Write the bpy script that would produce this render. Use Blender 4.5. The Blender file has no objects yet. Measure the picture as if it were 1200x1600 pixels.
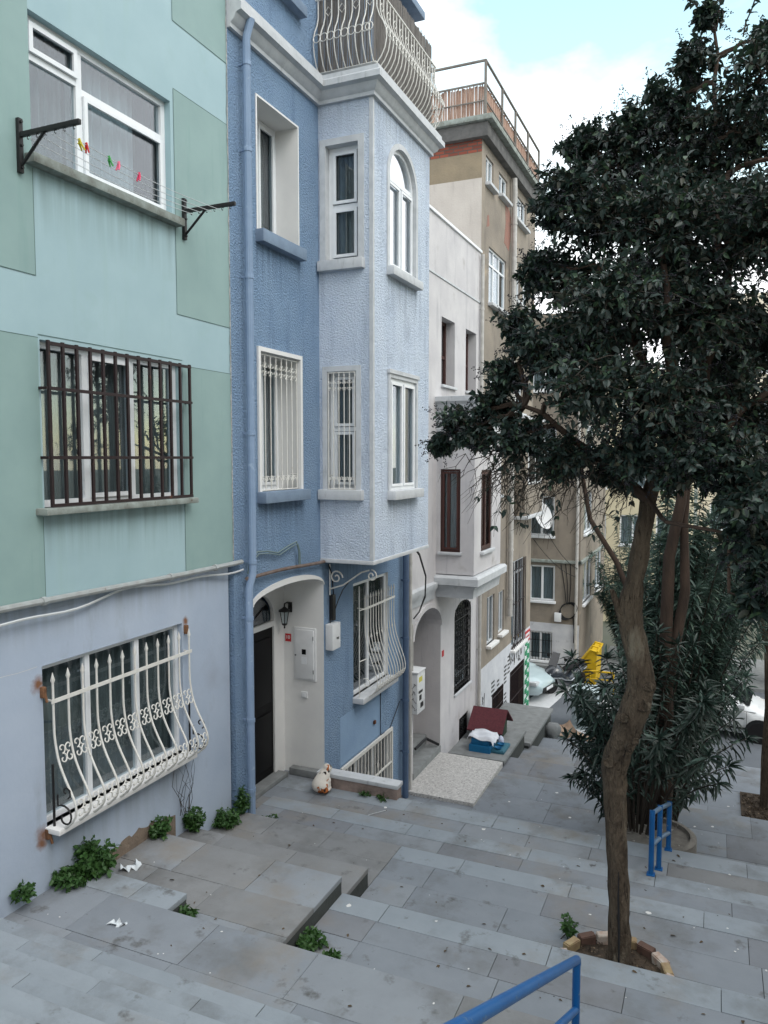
import bpy, bmesh, math, random
import numpy as np
from math import sin, cos, pi, radians, sqrt, atan2
from mathutils import Vector, Matrix
random.seed(7); rng = np.random.default_rng(11)
SC = bpy.context.scene; COL = SC.collection
OFF = {}                                     # world offset of every object made here

def off(o): return Vector(OFF.get(o.name, (0, 0, 0))) if o else Vector((0, 0, 0))

def props(o, label=None, cat=None, group=None, kind=None):
    if label: o['label'] = label
    if cat: o['category'] = cat
    if group: o['group'] = group
    if kind: o['kind'] = kind
    return o

def thing(name, label, cat, loc=(0, 0, 0), group=None):
    o = bpy.data.objects.new(name, None); COL.objects.link(o)
    o.location = loc; o.empty_display_size = .2; OFF[o.name] = tuple(loc)
    return props(o, label, cat, group)

class MB:
    """collects faces, then links them as ONE mesh object"""
    def __init__(s): s.v = []; s.f = []; s.m = []
    def add(s, vs, fs, mi=0):
        n = len(s.v); s.v.extend(tuple(v) for v in vs)
        s.f.extend(tuple(i + n for i in f) for f in fs); s.m.extend([mi] * len(fs)); return s
    def quad(s, a, b, c, d, mi=0): return s.add([a, b, c, d], [(0, 1, 2, 3)], mi)
    def poly(s, pts, mi=0): return s.add(pts, [tuple(range(len(pts)))], mi)
    def box(s, x0, x1, y0, y1, z0, z1, mi=0):
        v = [(x0, y0, z0), (x1, y0, z0), (x1, y1, z0), (x0, y1, z0), (x0, y0, z1), (x1, y0, z1), (x1, y1, z1), (x0, y1, z1)]
        return s.add(v, [(0, 3, 2, 1), (4, 5, 6, 7), (0, 1, 5, 4), (1, 2, 6, 5), (2, 3, 7, 6), (3, 0, 4, 7)], mi)
    def fbox(s, F, u0, u1, v0, v1, d0, d1, mi=0):
        v = [F(u, w, d) for d in (d0, d1) for (u, w) in ((u0, v0), (u1, v0), (u1, v1), (u0, v1))]
        return s.add(v, [(0, 3, 2, 1), (4, 5, 6, 7), (0, 1, 5, 4), (1, 2, 6, 5), (2, 3, 7, 6), (3, 0, 4, 7)], mi)
    def cbox(s, x0, x1, y0, y1, z0, z1, b=.01, mi=0):
        bm = bmesh.new(); bmesh.ops.create_cube(bm, size=1)
        for v in bm.verts:
            v.co = ((x0 + x1) / 2 + v.co.x * (x1 - x0), (y0 + y1) / 2 + v.co.y * (y1 - y0), (z0 + z1) / 2 + v.co.z * (z1 - z0))
        bmesh.ops.bevel(bm, geom=list(bm.edges), offset=b, segments=2, affect='EDGES', profile=.6)
        return s.bm(bm, mi)
    def bm(s, bm, mi=0, M=None):
        bm.verts.index_update()
        s.add([(M @ v.co if M else v.co)[:] for v in bm.verts], [[v.index for v in f.verts] for f in bm.faces], mi); bm.free(); return s
    def tube(s, pts, r, n=6, mi=0, cap=True, closed=False):
        P = [Vector(p) for p in pts]; k = len(P); R = r if isinstance(r, (list, tuple)) else [r] * k
        up = None; rings = []
        for i in range(k):
            if closed: t = P[(i + 1) % k] - P[i - 1]
            else: t = (P[min(i + 1, k - 1)] - P[max(i - 1, 0)])
            if t.length < 1e-9: t = Vector((0, 0, 1))
            t.normalize()
            if up is None:
                up = Vector((0, 0, 1)) if abs(t.z) < .9 else Vector((1, 0, 0))
            a = up - t * up.dot(t)
            if a.length < 1e-6: a = t.orthogonal()
            a.normalize(); b = t.cross(a); up = a
            rings.append([P[i] + a * (R[i] * cos(2 * pi * j / n)) + b * (R[i] * sin(2 * pi * j / n)) for j in range(n)])
        vs = [v for ring in rings for v in ring]; fs = []
        for i in range(k if closed else k - 1):
            i2 = (i + 1) % k
            for j in range(n):
                j2 = (j + 1) % n; fs.append((i * n + j, i * n + j2, i2 * n + j2, i2 * n + j))
        if cap and not closed:
            fs.append(tuple(reversed(range(n)))); fs.append(tuple((k - 1) * n + j for j in range(n)))
        return s.add(vs, fs, mi)
    def lathe(s, c, prof, n=20, mi=0, M=None):
        c = Vector(c); vs = []; fs = []
        for (r, z) in prof:
            for j in range(n):
                p = Vector((r * cos(2 * pi * j / n), r * sin(2 * pi * j / n), z)); vs.append(c + (M @ p if M else p))
        for i in range(len(prof) - 1):
            for j in range(n):
                j2 = (j + 1) % n; fs.append((i * n + j, i * n + j2, (i + 1) * n + j2, (i + 1) * n + j))
        fs.append(tuple(reversed(range(n)))); fs.append(tuple((len(prof) - 1) * n + j for j in range(n)))
        return s.add(vs, fs, mi)
    def extrude(s, prof, A, B, mi=0, cap=True):
        """sweep a closed 2-D profile: A(p), B(p) give the two end points"""
        n = len(prof); vs = [A(p) for p in prof] + [B(p) for p in prof]
        fs = [(i, (i + 1) % n, n + (i + 1) % n, n + i) for i in range(n)]
        if cap: fs += [tuple(reversed(range(n))), tuple(range(n, 2 * n))]
        return s.add(vs, fs, mi)
    def build(s, name, mats, parent=None, origin=None, smooth=35, fix=True, **kw):
        o3 = off(parent) if parent else Vector(origin or (0, 0, 0))
        me = bpy.data.meshes.new(name)
        me.from_pydata([(v[0] - o3.x, v[1] - o3.y, v[2] - o3.z) for v in s.v], [], s.f)
        for m in (mats if isinstance(mats, (list, tuple)) else [mats]): me.materials.append(m)
        if any(s.m): me.polygons.foreach_set('material_index', s.m)
        if fix:
            b = bmesh.new(); b.from_mesh(me); bmesh.ops.recalc_face_normals(b, faces=b.faces); b.to_mesh(me); b.free()
        me.validate(); me.update()
        if smooth:
            me.shade_smooth(); me.set_sharp_from_angle(angle=radians(smooth))
        return link(name, me, parent, origin, **kw)

def link(name, me, parent=None, origin=None, label=None, cat=None, group=None, kind=None):
    o = bpy.data.objects.new(name, me); COL.objects.link(o)
    if parent: o.parent = parent; OFF[o.name] = tuple(off(parent))
    else: o.location = origin or (0, 0, 0); OFF[o.name] = tuple(origin or (0, 0, 0))
    return props(o, label, cat, group, kind)

def FX(X): return lambda u, v, d=0: (X + d, u, v)          # wall along the street, facing +X
def FY(Y): return lambda u, v, d=0: (u, Y - d, v)          # wall across the street, facing the camera

# ------------------------------------------------------------------ materials
def lin(c): return tuple((x / 255 / 12.92 if x / 255 <= .04045 else ((x / 255 + .055) / 1.055) ** 2.4) for x in c)

def mat(name, c, c2=None, rough=.8, ns=3., bump=0, bs=40., bd=.01, stretch=(1, 1, 1), spec=.3, metal=0, spots=None, streak=None,
        coat=0, det=6, trans=0, world=False):
    m = bpy.data.materials.new(name); m.use_nodes = True; nt = m.node_tree; N = nt.nodes; L = nt.links
    P = N['Principled BSDF']; P.inputs['Roughness'].default_value = rough; P.inputs['Metallic'].default_value = metal
    P.inputs['Specular IOR Level'].default_value = spec; P.inputs['Coat Weight'].default_value = coat
    if trans: P.inputs['Transmission Weight'].default_value = trans
    tc = N.new('ShaderNodeTexCoord'); mp = N.new('ShaderNodeMapping'); mp.inputs['Scale'].default_value = stretch
    if world: CO = N.new('ShaderNodeNewGeometry').outputs['Position']
    else: CO = tc.outputs['Object']
    L.new(CO, mp.inputs['Vector'])
    def noise(scale, detail=det, vec=mp, r=.6):
        n = N.new('ShaderNodeTexNoise'); n.inputs['Scale'].default_value = scale; n.inputs['Detail'].default_value = detail
        n.inputs['Roughness'].default_value = r; L.new(vec.outputs[0], n.inputs['Vector']); return n
    def ramp(src, a, b):
        r = N.new('ShaderNodeMapRange'); r.inputs['From Min'].default_value = a; r.inputs['From Max'].default_value = b
        L.new(src, r.inputs['Value']); return r.outputs['Result']
    def mix(fac, A, B):
        x = N.new('ShaderNodeMix'); x.data_type = 'RGBA'
        if isinstance(fac, float): x.inputs['Factor'].default_value = fac
        else: L.new(fac, x.inputs['Factor'])
        for k, q in ((6, A), (7, B)):
            if isinstance(q, tuple): x.inputs[k].default_value = q + (1,)
            else: L.new(q, x.inputs[k])
        return x.outputs[2]
    col = lin(c)
    if c2 is not None:
        col = mix(ramp(noise(ns).outputs['Fac'], .3, .7), lin(c), lin(c2))
    for st in (streak or []):                          # (colour, lo, hi, scale xyz)
        mp2 = N.new('ShaderNodeMapping'); mp2.inputs['Scale'].default_value = st[3]; L.new(CO, mp2.inputs['Vector'])
        col = mix(ramp(noise(1., 7, mp2, .65).outputs['Fac'], st[1], st[2]), col, lin(st[0]))
    for sp in (spots or []):                           # (colour, lo, hi, scale)
        col = mix(ramp(noise(sp[3], 3).outputs['Fac'], sp[1], sp[2]), col, lin(sp[0]))
    if isinstance(col, tuple): P.inputs['Base Color'].default_value = col + (1,)
    else: L.new(col, P.inputs['Base Color'])
    if bump:
        b = N.new('ShaderNodeBump'); b.inputs['Strength'].default_value = bump; b.inputs['Distance'].default_value = bd
        L.new(noise(bs, 4).outputs['Fac'], b.inputs['Height']); L.new(b.outputs['Normal'], P.inputs['Normal'])
    return m

def drip(m, loc, boxes, c, amt=.75):
    """rain-washed dirt runs below sills: boxes (y0, y1, z top, length)"""
    nt = m.node_tree; N = nt.nodes; L = nt.links; P = N['Principled BSDF']; tc = N.new('ShaderNodeTexCoord'); sx = N.new('ShaderNodeSeparateXYZ'); L.new(tc.outputs['Object'], sx.inputs[0])
    mp = N.new('ShaderNodeMapping'); mp.inputs['Scale'].default_value = (14, 14, .7); L.new(tc.outputs['Object'], mp.inputs['Vector']); n = N.new('ShaderNodeTexNoise'); n.inputs['Detail'].default_value = 5; n.inputs['Scale'].default_value = 1; L.new(mp.outputs[0], n.inputs['Vector'])
    def rng_(s, a, b):
        r = N.new('ShaderNodeMapRange'); r.inputs['From Min'].default_value = a; r.inputs['From Max'].default_value = b; L.new(s, r.inputs['Value']); return r.outputs['Result']
    def mul(a, b):
        q = N.new('ShaderNodeMath'); q.operation = 'MULTIPLY'; L.new(a, q.inputs[0])
        if isinstance(b, float): q.inputs[1].default_value = b
        else: L.new(b, q.inputs[1])
        return q.outputs[0]
    for (y0, y1, z, l) in boxes:
        y0, y1, z = y0 - loc[1], y1 - loc[1], z - loc[2]
        f = mul(mul(rng_(sx.outputs[1], y0 - .05, y0 + .06), rng_(sx.outputs[1], y1 + .05, y1 - .06)), mul(rng_(sx.outputs[2], z - l, z), rng_(sx.outputs[2], z + .02, z)))
        f = mul(mul(f, rng_(n.outputs['Fac'], .34, .66)), amt); x = N.new('ShaderNodeMix'); x.data_type = 'RGBA'; L.new(f, x.inputs['Factor']); L.new(P.inputs['Base Color'].links[0].from_socket, x.inputs[6]); x.inputs[7].default_value = lin(c) + (1,); L.new(x.outputs[2], P.inputs['Base Color'])

def glass_mat(name, tint=(.85, .9, .92), base=.13, gain=.9):
    m = bpy.data.materials.new(name); m.use_nodes = True; nt = m.node_tree; N = nt.nodes; L = nt.links
    N.remove(N['Principled BSDF']); out = N['Material Output']
    t = N.new('ShaderNodeBsdfTransparent'); t.inputs[0].default_value = tint + (1,)
    g = N.new('ShaderNodeBsdfGlossy'); g.inputs['Roughness'].default_value = .015; g.inputs[0].default_value = (.95, .97, 1, 1)
    lw = N.new('ShaderNodeLayerWeight'); pw = N.new('ShaderNodeMath'); pw.operation = 'POWER'; pw.inputs[1].default_value = 2.2
    L.new(lw.outputs['Facing'], pw.inputs[0])
    ma = N.new('ShaderNodeMath'); ma.operation = 'MULTIPLY_ADD'; ma.inputs[1].default_value = gain; ma.inputs[2].default_value = base
    ma.use_clamp = True; L.new(pw.outputs[0], ma.inputs[0])
    mx = N.new('ShaderNodeMixShader'); L.new(ma.outputs[0], mx.inputs[0]); L.new(t.outputs[0], mx.inputs[1]); L.new(g.outputs[0], mx.inputs[2])
    L.new(mx.outputs[0], out.inputs['Surface']); return m

GRIME = lambda c, s=1.: [(c, .55, .8, (5 * s, 5 * s, .5 * s))]
M = {}
M['green_light'] = mat('mint_cladding', (157, 182, 188), (146, 172, 179), .55, 1.2, .08, 60, .004, spots=[((146, 172, 174), .6, .85, 2.3)], streak=GRIME((148, 174, 176)))
M['green_dark'] = mat('sage_cladding', (138, 163, 161), (128, 153, 152), .55, 1.4, .08, 60, .004, streak=GRIME((120, 150, 146)))
M['joint'] = mat('joint_line', (84, 106, 104), rough=.9)
M['ground_plaster'] = mat('grey_blue_plaster', (168, 180, 196), (158, 171, 189), .75, 1.6, .15, 25, .01,
                          spots=[((150, 158, 172), .6, .85, 1.1)], streak=[((138, 144, 152), .6, .85, (2.2, 2.2, .7))])
M['stucco_blue'] = mat('rough_blue_stucco', (138, 163, 191), (125, 152, 183), .92, 2.2, 1., 40, .055, streak=GRIME((104, 130, 162)), det=8)
M['stucco_pale'] = mat('rough_pale_blue_stucco', (206, 217, 231), (196, 209, 227), .92, 1.8, 1., 40, .045, streak=GRIME((160, 174, 194), .8),
                       spots=[((170, 182, 200), .58, .8, 2.)], det=8)
M['patch_blue'] = mat('repaired_blue_plaster', (132, 158, 186), (124, 150, 180), .85, 3, .3, 30, .01)
M['white_plaster'] = mat('white_plaster', (222, 222, 220), (212, 212, 212), .7, 2, .12, 30, .006)
M['trim'] = mat('grey_white_trim', (196, 199, 202), (176, 180, 184), .75, 5, .3, 35, .008, streak=[((120, 122, 122), .6, .85, (8, 8, 2))])
M['trim_blue'] = mat('blue_sill_paint', (122, 140, 160), (108, 124, 144), .8, 6, .35, 30, .01)
M['sill_dirty'] = mat('weathered_sill_concrete', (150, 160, 156), (108, 110, 104), .85, 7, .4, 30, .01, streak=[((88, 76, 66), .62, .75, (12, 12, 12))])
M['white_wall'] = mat('whitewashed_wall', (199, 197, 198), (182, 180, 183), .85, 1.5, .3, 25, .012,
                      streak=[((150, 150, 156), .56, .8, (3.5, 3.5, .45))], spots=[((160, 156, 154), .62, .8, 1.7)])
M['brown_wall'] = mat('bare_brown_render', (148, 139, 127), (122, 115, 107), .92, .9, .5, 18, .02,
                      streak=[((96, 90, 84), .54, .76, (1.6, 1.6, .4)), ((176, 160, 140), .6, .74, (.9, .9, 1.2))])
M['tan_wall'] = mat('old_tan_render', (146, 133, 112), (128, 118, 101), .92, 2, .5, 18, .02)
M['pale_party'] = mat('pale_party_wall', (196, 190, 182), (180, 173, 166), .9, 1.4, .4, 22, .015, streak=GRIME((160, 152, 146)))
M['graffiti_white'] = mat('white_limewash', (206, 208, 212), (184, 187, 194), .85, 2.2, .2, 20, .01, spots=[((140, 142, 150), .62, .78, 2.6)])
M['pvc'] = mat('white_window_plastic', (226, 229, 232), (216, 220, 224), .35, 6, spec=.4)
M['wood_red'] = mat('dark_red_wood', (76, 48, 44), (58, 38, 36), .55, 9, .2, 60, .004, stretch=(1, 1, .2))
M['curtain'] = mat('grey_net_curtain', (150, 158, 160), (132, 141, 144), .9, 8, stretch=(1, 4, .3))
M['curtain_dark'] = mat('dim_curtain', (118, 123, 122), (98, 103, 104), .9, 8, stretch=(1, 4, .3))
M['room'] = mat('unlit_room', (42, 42, 44), rough=1)
M['glass'] = glass_mat('window_glass', base=.05, gain=.42)
M['glass_bright'] = glass_mat('sky_facing_glass', base=.2)
M['glass_dark'] = glass_mat('dull_glass', (.5, .53, .55), .05, .5)
M['iron_white'] = mat('white_painted_iron', (214, 214, 210), (198, 196, 190), .5, 14, .1, 80, .003, spots=[((122, 84, 62), .7, .78, 9.)])
M['iron_maroon'] = mat('maroon_painted_iron', (42, 29, 31), (34, 24, 26), .5, 12, .15, 70, .003, spots=[((92, 56, 40), .66, .76, 9.)])
M['iron_black'] = mat('black_iron', (26, 27, 29), (36, 35, 35), .45, 10)
M['rust'] = mat('rusty_metal', (112, 70, 46), (74, 46, 34), .9, 18, .5, 50, .006)
M['pipe_rusty'] = mat('flaking_grey_rust_pipe', (122, 112, 108), (96, 78, 68), .85, 6, .4, 40, .005)
M['parapet_side'] = mat('pinkish_old_stone', (158, 140, 132), (120, 108, 102), .9, 6, .5, 24, .015, spots=[((86, 82, 74), .6, .74, 7.)])
M['rust_plaster'] = mat('rust_stained_plaster', (128, 92, 66), (96, 70, 54), .95, 12, .7, 26, .02)
M['pipe_grey'] = mat('grey_pipe', (158, 164, 166), (138, 140, 138), .5, 10, .1, 60, .003, spots=[((104, 88, 74), .64, .74, 7.)])
M['pipe_blue'] = mat('blue_pipe', (132, 152, 178), (122, 143, 170), .5, 5, spots=[((150, 168, 190), .62, .74, 11.)])
M['pipe_navy'] = mat('dull_blue_pipe', (84, 102, 128), (72, 90, 114), .5, 5)
M['pipe_white'] = mat('old_white_pipe', (188, 186, 182), (160, 158, 154), .5, 7)
M['cable_white'] = mat('white_cable', (196, 200, 202), rough=.5)
M['cable_black'] = mat('black_cable', (28, 29, 32), rough=.5)
M['cable_grey'] = mat('grey_green_cable', (104, 122, 124), rough=.5)
M['brick'] = None
M['reed'] = mat('reed_screen', (134, 131, 128), (96, 93, 91), .95, 5, .6, 26, .02, stretch=(9, 9, .3))
M['reed_pale'] = mat('pale_reed_screen', (196, 170, 154), (134, 106, 94), .95, 5, .6, 22, .02, stretch=(7, 7, .3))
M['concrete'] = mat('grey_concrete', (134, 137, 138), (112, 115, 115), .92, 5, .5, 24, .012)
M['concrete_dark'] = mat('dark_concrete_edge', (108, 107, 106), (80, 80, 80), .92, 5, .5, 24, .012)
M['black_door'] = mat('black_door_paint', (9, 9, 11), (12, 12, 14), .5, 6, spec=.2)
M['metal'] = mat('dull_steel', (120, 124, 128), (100, 104, 108), .4, 8, metal=.7)
M['white_box'] = mat('white_enamel', (216, 218, 220), (206, 208, 210), .4, 6)
M['red'] = mat('red_enamel', (176, 40, 46), rough=.45)
def stone(name, c, c2, sp=True):
    return mat(name, c, c2, .8, 3.2, .35, 45, .006, spec=.25, world=True,
               spots=([((196, 196, 196), .765, .78, 7.), ((84, 86, 88), .72, .78, 5.5), ((76, 78, 80), .735, .755, 13.)] if sp else []),
               streak=[((100, 101, 101), .5, .75, (1.3, 1.3, 1.3)), ((128, 122, 114), .54, .76, (.7, .7, .7)), ((92, 93, 93), .60, .72, (4, 4, 4))])
M['stone_a'] = stone('blue_grey_paving', (130, 136, 143), (122, 128, 135))
M['stone_b'] = stone('brown_grey_paving', (124, 128, 134), (116, 119, 124))
M['stone_d'] = stone('dusty_beige_paving', (129, 131, 133), (121, 122, 123))
M['stone_c'] = stone('pale_paving', (135, 141, 147), (128, 133, 139))
M['stone_n'] = stone('nosing_stone', (141, 149, 156), (132, 140, 147))
M['bed'] = mat('joint_dirt', (60, 60, 58), (48, 48, 46), .95, 8)
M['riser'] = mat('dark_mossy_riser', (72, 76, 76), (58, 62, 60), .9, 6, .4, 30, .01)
M['terrazzo'] = mat('washed_pebble_slab', (202, 200, 197), (156, 154, 152), .85, 22, .5, 45, .01, spots=[((112, 110, 110), .58, .66, 28.), ((222, 222, 220), .62, .68, 40.)])
M['asphalt'] = mat('road_asphalt', (98, 103, 109), (86, 91, 97), .85, 1.2, .4, 90, .006, spots=[((120, 124, 128), .6, .75, .8)])
M['road_paint'] = mat('worn_white_road_paint', (204, 206, 208), (184, 187, 190), .7, 4, spots=[((120, 124, 128), .66, .72, 6.)])
M['soil'] = mat('leaf_litter_soil', (86, 74, 62), (50, 44, 38), .98, 16, .9, 34, .03, spots=[((140, 122, 100), .62, .7, 20.)])
M['bark'] = mat('grey_brown_bark', (108, 96, 82), (70, 60, 51), .95, 9, 1., 30, .09, stretch=(1, 1, .28), spots=[((130, 122, 108), .58, .72, 7.)], streak=[((44, 37, 32), .56, .66, (34, 34, 5))], det=8)
M['bark_dark'] = mat('dark_bark', (76, 62, 54), (54, 45, 40), .92, 7, .7, 16, .03, stretch=(1, 1, .3))
M['twig'] = mat('twig_bark', (64, 58, 52), (50, 45, 41), .9, 8)
M['blue_rail'] = mat('blue_rail_paint', (18, 92, 152), (14, 80, 140), .42, 6, .15, 60, .003, spec=.4, spots=[((104, 124, 144), .66, .74, 16.), ((74, 58, 50), .72, .76, 23.)])
M['rail_grey'] = mat('worn_rail_paint', (96, 124, 152), (84, 110, 138), .45, 6)

def leaf_mat(name, c, c2, c3, rough=.38, tr=.12):
    m = mat(name, c, c2, rough, 9., spec=.4, spots=[(c3, .6, .66, 14.)]); nt = m.node_tree; N = nt.nodes; L = nt.links
    P = N['Principled BSDF']; t = N.new('ShaderNodeBsdfTranslucent'); t.inputs[0].default_value = lin(c3) + (1,)
    x = N.new('ShaderNodeMixShader'); x.inputs[0].default_value = tr
    L.new(P.outputs[0], x.inputs[1]); L.new(t.outputs[0], x.inputs[2]); L.new(x.outputs[0], N['Material Output'].inputs['Surface']); return m
M['privet'] = leaf_mat('privet_leaf', (45, 61, 57), (33, 46, 44), (62, 84, 70), .46, .12)
M['oleander'] = leaf_mat('oleander_leaf', (74, 98, 88), (50, 71, 63), (106, 130, 118), .36, .16)
M['privet_fresh'] = leaf_mat('fresh_privet_leaf', (66, 88, 66), (50, 70, 54), (84, 106, 76), .46, .16)
M['privet_dull'] = leaf_mat('dull_privet_leaf', (58, 62, 52), (44, 48, 42), (74, 76, 60), .55, .1)
M['oleander_pale'] = leaf_mat('pale_oleander_leaf', (96, 118, 102), (74, 96, 84), (126, 144, 124), .36, .16)
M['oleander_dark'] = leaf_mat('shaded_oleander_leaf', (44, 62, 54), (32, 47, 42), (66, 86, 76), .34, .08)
M['weed'] = leaf_mat('weed_leaf', (62, 96, 48), (48, 78, 40), (84, 118, 62), .5, .25)
M['berry'] = mat('privet_berry', (28, 28, 38), (20, 20, 27), .4, 30)
# ------------------------------------------------------------------ paving: every flight is one structure, each slab its own block with a joint
def tread(name, x0, x1, y0, y1, z, rows, zb, seed, wts=(.5, .3, .2), mid='stone_b'):
    """rows: (y start, y end, nosing?) ; slabs 5 cm thick on a dirt bed, solid down to zb"""
    R = random.Random(seed); b = MB(); g = .0028
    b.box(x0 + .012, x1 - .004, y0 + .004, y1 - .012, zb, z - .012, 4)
    for (ya, yb, nose) in rows:
        x = x0
        first = True
        while x < x1 - .02:
            w = R.uniform(1., 1.7) if nose else R.uniform(.7, 1.35) * (1.5 if z < -6 else 1)
            if first: w *= R.uniform(.4, 1); first = False
            xe = min(x + w, x1)
            if x1 - xe < .25: xe = x1
            mi = 3 if nose else R.choices((0, 1, 2), wts)[0]
            dz = R.uniform(-.0025, .0025)
            b.cbox(x + g * R.uniform(.4, 1.2), xe - g, ya + g * R.uniform(.2, 1), yb - (0 if abs(yb - y1) < 1e-6 else g), z - .05, z + dz, .0025, mi)
            x = xe
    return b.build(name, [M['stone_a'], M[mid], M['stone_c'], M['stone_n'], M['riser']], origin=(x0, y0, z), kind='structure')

def rows(y0, y1, nose=.28, n=2, jit=0):
    ys = [y0 + (y1 - nose - y0) * i / n for i in range(n + 1)]
    return [(ys[i], ys[i + 1], False) for i in range(n)] + [(y1 - nose, y1, True)]

XR = 3.2
# upper flight towards the viewer
for k in range(13):
    ya = 4.3 - .3 * (k + 1); z = -3.76 + .16 * k
    if k == 0: tread('steps', -5.52, XR, 4.0, 4.3, z, [(4.0, 4.3, True)], -4.4, 20)
    else: tread('steps', -5.52, XR, ya, ya + .3, z, [(ya, ya + .3, True)], -4.4, 20 + k)
tread('landing', -5.52, XR, -1.6, .4, -1.68, [(-1.6, -.9, False), (-.9, -.2, False), (-.2, .4, True)], -4.4, 51)
tread('landing', -5.52, XR, 4.3, 5.115, -3.9, [(4.3, 4.56, False), (4.56, 5.115, False)], -4.6, 61, (.7, .1, .2), 'stone_d')
tread('steps', -5.52, -4.25, 5.115, 5.385, -3.9, [(5.115, 5.385, True)], -4.6, 62, (.2, .6, .2), 'stone_d')
tread('steps', -5.52, -3.22, 5.385, 6.43, -4.05, [(5.385, 5.85, False), (5.85, 6.43, False)], -4.8, 63, (.15, .65, .2), 'stone_d')
tread('steps', -4.25, -3.22, 5.115, 5.385, -4.05, [(5.115, 5.385, False)], -4.8, 67, (.2, .7, .1), 'stone_d')
tread('steps', -3.22, XR, 5.115, 6.43, -4.22, [(5.115, 5.45, False), (5.45, 5.82, False), (5.82, 6.14, False), (6.14, 6.43, True)], -4.9, 64)
tread('steps', -5.52, -3.2, 6.43, 7.0, -4.25, [(6.43, 7.0, False)], -5, 65, (.2, .7, .1), 'stone_d')
tread('steps', -3.2, XR, 6.43, 7.91, -4.45, [(6.43, 6.78, False), (6.78, 7.2, False), (7.2, 7.62, False), (7.62, 7.91, True)], -5.1, 66)
tread('steps', -5.52, -3.2, 7.0, 7.91, -4.45, [(7.0, 7.5, False), (7.5, 7.91, False)], -5.1, 68, (.2, .6, .2), 'stone_d')
tread('steps', -5.52, XR, 7.91, 8.885, -4.68, [(7.91, 8.25, False), (8.25, 8.6, False), (8.6, 8.885, True)], -5.3, 69)
tread('landing', -6.2, XR, 8.885, 9.976, -4.9, [(8.885, 9.25, False), (9.25, 9.62, False), (9.62, 9.976, True)], -6.6, 70, (.3, .3, .4), 'stone_d')
b = MB(); b.box(-6.2, -5.3, 9.976, 10.2, -6.6, -4.905); b.build('landing', M['stone_a'], origin=(-5.6, 10, -4.9), kind='structure')
# flight hidden behind the landing edge
for k in range(8):
    ya = 9.976 + .365 * k; z = -5.1 - .2 * k
    if k < 7: tread('steps', -4.03, XR, ya, ya + .365, z, [(ya, ya + .365, True)], -7, 80 + k)
# lower landings down to the road
L0 = 9.976 + .365 * 7
tread('landing', -5.52, XR, L0, 15.0, -6.5, [(L0, 13.3, False), (13.3, 14.15, False), (14.15, 15, False)], -7.4, 90, (.9, .1, 0))
tread('landing', -5.52, XR, 15.0, 16.8, -6.8, [(15, 15.9, False), (15.9, 16.8, False)], -7.6, 91, (.9, .1, 0))
tread('landing', -5.52, XR, 16.8, 18.6, -7.15, [(16.8, 17.7, False), (17.7, 18.6, False)], -8, 92, (.9, .1, 0))
tread('landing', -5.52, XR, 18.6, 20.2, -7.5, [(18.6, 19.4, False), (19.4, 20.2, False)], -8.4, 93, (.9, .1, 0))
for k in range(3):
    ya = 20.2 + .4 * k; tread('steps', -5.52, XR, ya, ya + .4, -7.7 - .18 * k, [(ya, ya + .4, True)], -8.6, 95 + k)
tread('pavement', -5.52, 12, 21.4, 22.0, -8.16, [(21.4, 21.75, False), (21.75, 22.0, True)], -8.6, 99)

b = MB(); b.box(-40, 40, 22.0, 29.6, -8.6, -8.25); b.build('road', M['asphalt'], origin=(0, 25, -8.25), kind='structure')
b = MB(); b.box(-40, -4.0, 29.6, 30.4, -8.6, -8.12); b.box(-4.0, 40, 29.6, 34, -8.6, -8.13)
b.build('pavement', M['concrete'], origin=(0, 30, -8.2), kind='structure')
b = MB(); b.quad((-5.9, 24.2, -8.245), (-5.0, 23.6, -8.245), (-4.55, 27.5, -8.245), (-5.3, 28.0, -8.245))
b.build('road_marking', M['road_paint'], origin=(-5, 25, -8.245), kind='structure')
b = MB(); b.quad((-3.9, 23.3, -8.245), (-3.2, 22.9, -8.245), (-2.8, 26.2, -8.245), (-3.4, 26.6, -8.245))
b.build('road_marking', M['road_paint'], origin=(-3.4, 25, -8.245), kind='structure')
g = mat('distant_ground', (96, 98, 92), (80, 86, 74), .95, .2)
b = MB(); b.quad((-400, -400, -8.75), (400, -400, -8.75), (400, 600, -8.75), (-400, 600, -8.75)); b.build('ground', g, kind='structure', smooth=0)

# pebble-finished slab before the white house, stone ledges, kerbs
b = MB(); b.cbox(-5.4, -3.98, 13.42, 15.55, -6.55, -6.43, .008); b.build('pebble_slab', M['terrazzo'], origin=(-4.7, 14.5, -6.5), kind='structure')
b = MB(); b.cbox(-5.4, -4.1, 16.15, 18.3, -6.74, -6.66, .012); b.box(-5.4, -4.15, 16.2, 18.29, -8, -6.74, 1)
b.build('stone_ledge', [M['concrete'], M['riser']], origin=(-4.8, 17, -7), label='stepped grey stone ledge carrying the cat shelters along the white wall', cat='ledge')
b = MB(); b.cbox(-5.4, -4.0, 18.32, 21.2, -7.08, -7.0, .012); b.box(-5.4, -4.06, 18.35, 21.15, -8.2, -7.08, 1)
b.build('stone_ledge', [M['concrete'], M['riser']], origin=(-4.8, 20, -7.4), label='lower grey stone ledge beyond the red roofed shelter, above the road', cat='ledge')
# ------------------------------------------------------------------ walls and windows
def arc(u0, u1, vs, rise, n=14):
    uc = (u0 + u1) / 2; hw = (u1 - u0) / 2
    return [(uc - hw * cos(pi * i / n), vs + rise * sin(pi * i / n)) for i in range(n + 1)]

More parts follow.
